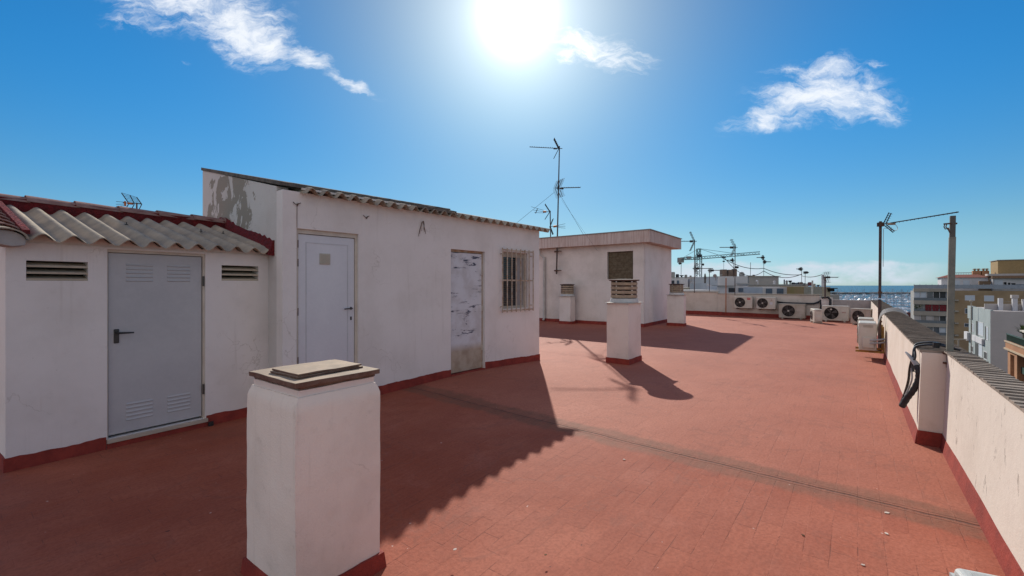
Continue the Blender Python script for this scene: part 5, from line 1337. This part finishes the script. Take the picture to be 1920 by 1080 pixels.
# crane
cd = 150
cr = thing('tower_crane', 'green tower crane with a long slightly rising jib beyond the roofs', 'crane', at_d(1309, 700, cd))
def lattice(mb, a, b, w_, n, r, up=Vector((0, 0, 1)), tri=False):
    a, b = Vector(a), Vector(b); t = (b - a).normalized(); x = t.cross(up).normalized() if abs(t.dot(up)) < .95 else Vector((1, 0, 0)); y = t.cross(x)
    cs = [x * w_ + y * w_, -x * w_ + y * w_, -x * w_ - y * w_, x * w_ - y * w_]
    if tri: cs = [x * w_, -x * w_, up * w_ * 2]
    for c in cs: mb.tube([a + c, b + c], r, 4)
    for k in range(n):
        p0, p1 = a.lerp(b, k / n), a.lerp(b, (k + 1) / n)
        for i in range(len(cs)):
            j = (i + 1) % len(cs); mb.tube([p0 + cs[i], p1 + cs[j]] if k % 2 else [p0 + cs[j], p1 + cs[i]], r * .6, 4)
m = MB(); b0 = at_d(1309, 640, cd); t0 = at_d(1309.5, 478, cd); lattice(m, b0, t0, .7, 24, .10); m.build('tower', CRG, cr)
m = MB(); lattice(m, t0, at_d(1310, 466, cd), .5, 3, .12); m.build('apex', CRG, cr)
m = MB(); j0, j1 = at_d(1309, 486, cd), at_d(1425, 476.5, 140); lattice(m, j0, j1, .4, 22, .085, tri=True); m.build('jib', CRG, cr)
m = MB(); k1 = at_d(1276, 487, cd + 4); lattice(m, j0, k1, .35, 6, .12, tri=True); m.build('counter_jib', CRG, cr)
m = MB(); c = at_d(1277, 487.5, cd + 4); m.box(c.x - 1.1, c.x + .8, c.y - .6, c.y + .6, c.z - .9, c.z + .8); c = at_d(1291.5, 483.5, cd + 2); m.box(c.x - .7, c.x + .7, c.y - .5, c.y + .5, c.z - .3, c.z + .5); m.build('counterweight', FARG, cr)
m = MB(); ap = at_d(1310, 466, cd)
for q in (at_d(1276, 486, cd + 4), j0.lerp(j1, .45), j0.lerp(j1, .8)): m.tube([ap, q], .06, 4)
m.build('tie', CRG, cr)
m = MB(); q = at_d(1357, 482.5, 146); m.tube([q, q + Vector((0, 0, -6.5))], .05, 4); m.box(q.x - .5, q.x + .5, q.y - .4, q.y + .4, q.z - .2, q.z + .3); m.tube([at_d(1357, 489, 146), at_d(1357, 491, 146)], .4, 6); m.build('hook_cable', DKW, cr)
c = at_d(1309, 478, cd); m = MB(); m.box(c.x - .7, c.x + .7, c.y - 1.5, c.y - .8, c.z - .9, c.z + .1); m.build('cab', DKW, cr)

# harbour: pontoons and boats
for i, yy in enumerate((299, 351, 410, 480, 565, 651, 751, 875, 975)):
    m = MB(); x0, x1 = (1560 - CX) / FPX * yy - 40, (1760 - CX) / FPX * yy + 40; m.box(x0, x1, yy - 1.5, yy + 1.5, -20.9, -19.75)
    tag(m.build('pontoon', FARC, kind='structure'), 'mooring pontoon in the harbour', 'pontoon')
def boat_mesh(mb, L_, B_, mast, cab=True, parts=False):
    out = []
    st = []
    for t, w_, z_ in ((0, .72, 0), (.3, 1, 0), (.6, .9, .08), (.85, .5, .2), (1.0, .04, .35)):
        y = (t - .5) * L_; st.append([(-B_ / 2 * w_, y, .9 + z_), (-B_ / 2 * w_ * .75, y * .96, -.3), (B_ / 2 * w_ * .75, y * .96, -.3), (B_ / 2 * w_, y, .9 + z_)])
    V = [[mb.v(p) for p in s_] for s_ in st]
    for a, b in zip(V, V[1:]):
        for k in range(4): mb.face([a[k], a[(k + 1) % 4], b[(k + 1) % 4], b[k]])
    mb.face(V[0]); mb.face(V[-1][::-1])
def make_sail(parts, label, L_=11, mast=15, canvas=True):
    root = thing('sailing_boat', label, 'boat', (0, 0, -20.3), group='boats moored in the harbour')
    W = Matrix.Translation((0, 0, -20.3))
    m = MB(W); boat_mesh(m, L_, 3.4, mast); m.build('hull', HULL, root)
    m = MB(W); m.prism([(-1.1, -2.2), (1.1, -2.2), (.8, 2.6), (-.8, 2.6)], .92, 1.5, [(-.9, -2.0), (.9, -2.0), (.6, 2.2), (-.6, 2.2)]); m.build('cabin', HULLB if canvas else HULL, root)
    m = MB(W); m.tube([(0, .8, .9), (0, .8, mast)], .11, 5); m.tube([(0, .8, 2.2), (0, -3.6, 2.2)], .16, 5); m.tube([(-.9, .8, mast * .6), (.9, .8, mast * .6)], .05, 4); m.tube([(0, .8, mast), (0, L_ / 2, 1.2)], .025, 3); m.build('mast', rough_mat('boat_mast', (.34, .34, .35), None, .5, metal=.3), root)
    return root
def make_motor(label, L_=9):
    root = thing('motor_boat', label, 'boat', (0, 0, -20.3), group='boats moored in the harbour')
    W = Matrix.Translation((0, 0, -20.3))
    m = MB(W); boat_mesh(m, L_, 3.2, 0); m.build('hull', HULL, root)
    m = MB(W); m.prism([(-1.4, -3.4), (1.4, -3.4), (1.0, 2.4), (-1.0, 2.4)], .92, 2.7, [(-1.2, -2.6), (1.2, -2.6), (.7, .7), (-.7, .7)]); m.build('cabin', HULL, root)
    m = MB(W); m.box(-1.05, 1.05, -1.2, .5, 2.71, 2.82); m.box(-.9, .9, -2.8, -2.62, 1.2, 2.1); m.build('windscreen', HULLB, root)
    return root
LB_S = 'white sailing boat with a navy cabin cover moored in the distant harbour'
LB_W = 'white sailing boat with a white cabin moored in the distant harbour'
LB_M = 'white cabin motor boat moored in the distant harbour'
protos = [make_sail(True, LB_S), make_sail(True, LB_W, 13, 17, False), make_motor(LB_M)]
spots = []
for yy, stp in ((292, 5.0), (306, 5.2), (344, 5.5), (358, 5.5), (402, 6), (418, 6), (472, 7), (488, 7), (557, 7.5), (573, 8), (640, 9), (662, 9), (720, 11), (782, 12), (850, 13), (900, 14), (950, 16), (1000, 18)):
    x = (1556 - CX) / FPX * yy
    while x < (1712 - CX) / FPX * yy:
        if yy > 325 or x > (1660 - CX) / FPX * yy: spots.append((x + random.uniform(-.8, .8), yy + random.uniform(-1.5, 1.5), random.choice((0, math.pi, math.pi / 2, -math.pi / 2, .7)) + random.uniform(-.2, .2)))
        x += stp * (1 + random.random() * .5)
used = [False] * 3
for i, (x, y, rz) in enumerate(spots):
    k = random.choices((0, 1, 2), (4, 4, 4))[0]
    if not used[k]:
        protos[k].location = (x, y, -20.3); protos[k].rotation_euler = (0, 0, rz); used[k] = True
    else: dup(protos[k], (x, y, -20.3), rz)
# tree by the quay
def tree(P, h, r, label, n=900):
    root = thing('tree', label, 'tree', P)
    m = MB(); P = Vector(P); m.tube([P, P + Vector((.1, 0, h * .5)), P + Vector((0, .1, h * .75))], [.3, .2, .1], 8)
    for k in range(6): a = k * 1.1; m.tube([P + Vector((0, 0, h * (.4 + .05 * k))), P + Vector((math.cos(a) * r * .6, math.sin(a) * r * .6, h * .75))], [.1, .03], 5)
    m.build('trunk', BARK, root)
    m = MB(); cl = [P + Vector((random.uniform(-1, 1) * r * .6, random.uniform(-1, 1) * r * .6, h * .72 + random.uniform(-1, 1) * r * .5)) for _ in range(12)]
    for k in range(n):
        c = random.choice(cl) + Vector((random.gauss(0, 1), random.gauss(0, 1), random.gauss(0, .8))) * r * .22; s_ = .16 + random.random() * .16
        ax = Vector((random.gauss(0, 1), random.gauss(0, 1), random.gauss(0, 1))).normalized(); bx = ax.orthogonal().normalized(); cx_ = ax.cross(bx)
        m.poly([c - bx * s_, c - cx_ * s_ * .6, c + bx * s_, c + cx_ * s_ * .6])
    m.build('crown', LEAF, root); return root
q = at_d(1706, 603, 130); tree((q.x, q.y, -19), q.z + 20.5, 3.0, 'green tree between the harbour and the apartment block', 1600)
mq = at_d(1700, 586, 100); mb = MB(); mb.box(mq.x - 1.8, mq.x + .9, 100, 103, -19, mq.z); tag(mb.build('roof_hut', rough_mat('dark_red_hut', (.13, .045, .035))), 'dark red rooftop hut just over the long parapet', 'hut')

# small debris lying on the floor, each piece its own thing
LEAFD = rough_mat('dry_leaf', (.16, .09, .04), (.11, .06, .03), .9, 8, 40, 0); CHIPM = rough_mat('paint_chip', (.62, .52, .44), (.55, .46, .40), .9, 8, 40, 0)
for i, (px, py, sz_, mt, nm, lb) in enumerate((
    (1663, 962, .020, CHIPM, 'paint_chip', 'larger pale paint chip on the grey joint band at the right'), (1662, 1001, .016, CHIPM, 'paint_chip', 'pale paint chip just below the joint band at the right'),
    (1170, 862, .014, CHIPM, 'paint_chip', 'pale paint chip near the centre of the floor below the joint'), (853, 1031, .014, CHIPM, 'paint_chip', 'pale paint chip on the floor right of the front chimney'),
    (1506, 1004, .011, LEAFD, 'dry_leaf', 'dark leaf scrap low on the sunlit floor right of centre'), (1023, 1041, .010, LEAFD, 'dry_leaf', 'dark leaf scrap on the floor near the bottom edge'),
    (1858, 1011, .018, LEAFD, 'dry_leaf', 'dark leaf scrap against the right skirting by the joint'), (1618, 1060, .012, CHIPM, 'paint_chip', 'tiny pale paint chip near the bottom edge at the right'))):
    p = at(px, py); a = i * 1.3; m = MB(Matrix.Translation((p.x, p.y, .002)) @ Matrix.Rotation(a, 4, 'Z'))
    m.prism([(-sz_, -.3 * sz_), (.2 * sz_, -.7 * sz_), (sz_, 0), (.3 * sz_, .6 * sz_), (-.6 * sz_, .5 * sz_)], 0, .003); tag(m.build(nm, mt), lb, nm.replace('_', ' '))

# ================================================================== CAMERA, LIGHT, SKY
cam = bpy.data.cameras.new('camera'); co = bpy.data.objects.new('camera', cam); COL.objects.link(co)
co.location = (0, 0, CAMZ); co.rotation_euler = (math.pi / 2, 0, 0)
cam.sensor_width = 36; cam.lens = FPX / 1920 * 36; cam.shift_y = -(540 - HY) / 1920; cam.clip_start = .05; cam.clip_end = 60000
S.camera = co
SUN = Vector((.012, 1, .612)).normalized()
EL = math.asin(SUN.z); AZ = math.atan2(SUN.x, SUN.y)
sl = bpy.data.lights.new('sun', 'SUN'); sl.energy = 4.4; sl.angle = math.radians(.55); sl.color = (1.0, .93, .84)
so = bpy.data.objects.new('sun', sl); COL.objects.link(so); so.rotation_euler = SUN.to_track_quat('Z', 'Y').to_euler()

wd = bpy.data.worlds.new('World'); S.world = wd; wd.use_nodes = True; nt = wd.node_tree; nt.nodes.clear()
out = nt.nodes.new('ShaderNodeOutputWorld'); bg = nt.nodes.new('ShaderNodeBackground'); nt.links.new(bg.outputs[0], out.inputs[0])
sky = nt.nodes.new('ShaderNodeTexSky'); sky.sky_type = 'NISHITA'; sky.sun_disc = False; sky.sun_elevation = EL; sky.sun_rotation = AZ
sky.air_density = 1.0; sky.dust_density = .15; sky.ozone_density = 2.5; sky.altitude = 0
bg.inputs['Strength'].default_value = .11
tc = nt.nodes.new('ShaderNodeTexCoord'); G = tc.outputs['Generated']
sp = nt.nodes.new('ShaderNodeSeparateXYZ'); nt.links.new(G, sp.inputs[0])
# saturate the blue away from the sun, as the polarised-looking sky of the photo
hsv = nt.nodes.new('ShaderNodeHueSaturation'); hsv.inputs['Saturation'].default_value = 1.22; hsv.inputs['Value'].default_value = 1.0; nt.links.new(sky.outputs[0], hsv.inputs['Color'])
skyc = mixc(nt, 1.0, hsv.outputs[0], (.20, .77, .97), 'MULTIPLY')
hz = ramp(nt, sp.outputs[2], .42, .0)
skyc = mixc(nt, math_n(nt, 'MULTIPLY', hz, 1.0), skyc, mixc(nt, 1.0, skyc, (2.35, .775, .68), 'MULTIPLY'))
skyc = mixc(nt, ramp(nt, sp.outputs[2], .11, .0), skyc, mixc(nt, 1.0, skyc, (.70, .93, 1.35), 'MULTIPLY'))
# angle to the sun
dt = nt.nodes.new('ShaderNodeVectorMath'); dt.operation = 'DOT_PRODUCT'; nt.links.new(G, dt.inputs[0]); dt.inputs[1].default_value = SUN
ang = math_n(nt, 'ARCCOSINE', math_n(nt, 'MINIMUM', dt.outputs['Value'], .99999))
def gauss(a, s_): 
    q = math_n(nt, 'DIVIDE', a, s_); return math_n(nt, 'EXPONENT', math_n(nt, 'MULTIPLY', math_n(nt, 'MULTIPLY', q, q), -1.0))
core = math_n(nt, 'MULTIPLY', gauss(ang, math.radians(2.7)), 16.0)
halo = math_n(nt, 'MULTIPLY', math_n(nt, 'EXPONENT', math_n(nt, 'MULTIPLY', ang, -1 / math.radians(6.2))), 11.5)
glow = math_n(nt, 'ADD', core, halo)
wide = math_n(nt, 'MULTIPLY', gauss(ang, math.radians(20)), 1.35)
skyc = mixc(nt, gauss(ang, math.radians(26)), skyc, mixc(nt, 1.0, skyc, (1.0, .78, .66), 'MULTIPLY'))
gc = nt.nodes.new('ShaderNodeVectorMath'); gc.operation = 'SCALE'; gc.inputs[0].default_value = (1, .98, .95); nt.links.new(glow, gc.inputs['Scale'])
gw = nt.nodes.new('ShaderNodeVectorMath'); gw.operation = 'SCALE'; gw.inputs[0].default_value = (1, .55, 0.0); nt.links.new(wide, gw.inputs['Scale'])
gs = nt.nodes.new('ShaderNodeVectorMath'); gs.operation = 'ADD'; nt.links.new(gc.outputs[0], gs.inputs[0]); nt.links.new(gw.outputs[0], gs.inputs[1])
# cloud coordinates: tangent-plane of the southern sky (directions, not screen)
ys = math_n(nt, 'MAXIMUM', sp.outputs[1], .05)
cu = math_n(nt, 'DIVIDE', sp.outputs[0], ys); cv = math_n(nt, 'DIVIDE', sp.outputs[2], ys)
cmb = nt.nodes.new('ShaderNodeCombineXYZ'); nt.links.new(cu, cmb.inputs[0]); nt.links.new(cv, cmb.inputs[1]); C2 = cmb.outputs[0]
def uv(px, py): return ((px - CX) / FPX, (HY - py) / FPX)
wn2 = nt.nodes.new('ShaderNodeTexNoise'); wn2.inputs['Scale'].default_value = 7; wn2.inputs['Detail'].default_value = 5; wn2.inputs['Roughness'].default_value = .6; nt.links.new(C2, wn2.inputs['Vector'])
wsub = nt.nodes.new('ShaderNodeVectorMath'); wsub.operation = 'SUBTRACT'; nt.links.new(wn2.outputs['Color'], wsub.inputs[0]); wsub.inputs[1].default_value = (.5, .5, .5)
wma = nt.nodes.new('ShaderNodeVectorMath'); wma.operation = 'MULTIPLY_ADD'; nt.links.new(wsub.outputs[0], wma.inputs[0]); wma.inputs[1].default_value = (.11, .09, 0); nt.links.new(C2, wma.inputs[2])
WP = wma.outputs[0]
def lobe(px, py, rx, ry, rot, amp=1.0):
    mp = nt.nodes.new('ShaderNodeMapping'); mp.vector_type = 'TEXTURE'
    u, v_ = uv(px, py); mp.inputs['Location'].default_value = (u, v_, 0); mp.inputs['Rotation'].default_value = (0, 0, math.radians(rot)); mp.inputs['Scale'].default_value = (rx / FPX, ry / FPX, 1)
    nt.links.new(WP, mp.inputs[0]); ln_ = nt.nodes.new('ShaderNodeVectorMath'); ln_.operation = 'LENGTH'; nt.links.new(mp.outputs[0], ln_.inputs[0])
    return ramp(nt, ln_.outputs['Value'], 1.35, 0.0, 0.0, amp)
def total(ls):
    s_ = ls[0]
    for l in ls[1:]: s_ = math_n(nt, 'MAXIMUM', s_, l)
    return s_
big = total([lobe(370, 0, 170, 62, -8, 1.15), lobe(450, 45, 125, 62, -35, 1.25), lobe(290, 32, 95, 32, 8, .75), lobe(500, 80, 70, 34, -40, 1.0),
             lobe(575, 112, 60, 26, -18, 1.0), lobe(635, 145, 85, 17, -22, .75), lobe(343, 110, 20, 6, -20, .25)])
rt = total([lobe(1545, 185, 150, 52, 4, 1.2), lobe(1430, 215, 90, 28, 22, .95), lobe(1535, 135, 100, 30, 2, .85), lobe(1625, 192, 95, 32, -18, 1.0), lobe(1628, 120, 40, 9, 0, .6)])
sn = total([lobe(1110, 95, 125, 52, -12, .85), lobe(1057, 108, 30, 24, 0, 1.1), lobe(1180, 115, 40, 22, -30, .6)])
mass = total([big, rt, sn])
mpn = nt.nodes.new('ShaderNodeMapping'); mpn.inputs['Rotation'].default_value = (0, 0, math.radians(28)); mpn.inputs['Scale'].default_value = (1, 2.8, 1); nt.links.new(WP, mpn.inputs[0])
n1 = nz(nt, mpn.outputs[0], 7, 12, .66, .9); n2 = nz(nt, mpn.outputs[0], 24, 8, .7, .3)
nn2 = math_n(nt, 'ADD', math_n(nt, 'MULTIPLY', n1, .7), math_n(nt, 'MULTIPLY', n2, .3))
dens = ramp(nt, math_n(nt, 'SUBTRACT', math_n(nt, 'ADD', mass, math_n(nt, 'MULTIPLY', math_n(nt, 'SUBTRACT', nn2, .5), 3.6)), 0), .10, 1.45)
dens = math_n(nt, 'MULTIPLY', dens, ramp(nt, mass, .02, .35))
# low bank over the sea
mh = nt.nodes.new('ShaderNodeMapping'); mh.inputs['Scale'].default_value = (1, 2.2, 1); nt.links.new(C2, mh.inputs[0])
edge = math_n(nt, 'ADD', cv, math_n(nt, 'MULTIPLY', math_n(nt, 'SUBTRACT', nz(nt, mh.outputs[0], 9, 7, .6), .5), .05))
bank = ramp(nt, edge, .056, .044)
bank = math_n(nt, 'MULTIPLY', bank, ramp(nt, cv, -.003, .012, .35, 1)); bank = math_n(nt, 'MULTIPLY', bank, ramp(nt, nz(nt, mh.outputs[0], 13, 7, .62), .30, .62, .25, 1))
bank = math_n(nt, 'MULTIPLY', bank, ramp(nt, cu, 1.02, .85)); bank = math_n(nt, 'MULTIPLY', bank, 1.0)
front = ramp(nt, sp.outputs[1], .06, .2)
dens = math_n(nt, 'MULTIPLY', dens, front); bank = math_n(nt, 'MULTIPLY', bank, front)
# added fill light: made-up bright cloud in the unseen sky behind the camera
north_fill = math_n(nt, 'MULTIPLY', ramp(nt, sp.outputs[1], .05, -.35), ramp(nt, nz(nt, G, 2.6, 7, .6), .40, .60))
north_fill = math_n(nt, 'MULTIPLY', north_fill, ramp(nt, sp.outputs[2], 0, .1))
fill_left = ramp(nt, sp.outputs[0], .35, -.6, .90, 1.45)  # added fill is stronger towards the left
fill_col = nt.nodes.new('ShaderNodeVectorMath'); fill_col.operation = 'SCALE'; fill_col.inputs[0].default_value = (7.6, 6.8, 6.5); nt.links.new(fill_left, fill_col.inputs['Scale'])
skyc = mixc(nt, math_n(nt, 'MULTIPLY', north_fill, .9), skyc, fill_col.outputs[0])
base = mixc(nt, math_n(nt, 'MULTIPLY', dens, .9), skyc, (8.2, 8.5, 8.9)); base = mixc(nt, bank, base, (5.3, 6.1, 6.9))
fin = nt.nodes.new('ShaderNodeVectorMath'); fin.operation = 'ADD'; nt.links.new(base, fin.inputs[0]); nt.links.new(gs.outputs[0], fin.inputs[1])
nt.links.new(fin.outputs[0], bg.inputs['Color'])

S.view_settings.view_transform = 'Standard'; S.view_settings.look = 'None'; S.view_settings.exposure = 0.12; S.view_settings.gamma = 1.0; S.view_settings.use_curve_mapping = False
S.render.engine = 'CYCLES'
S.render.resolution_x = 1024; S.render.resolution_y = 576
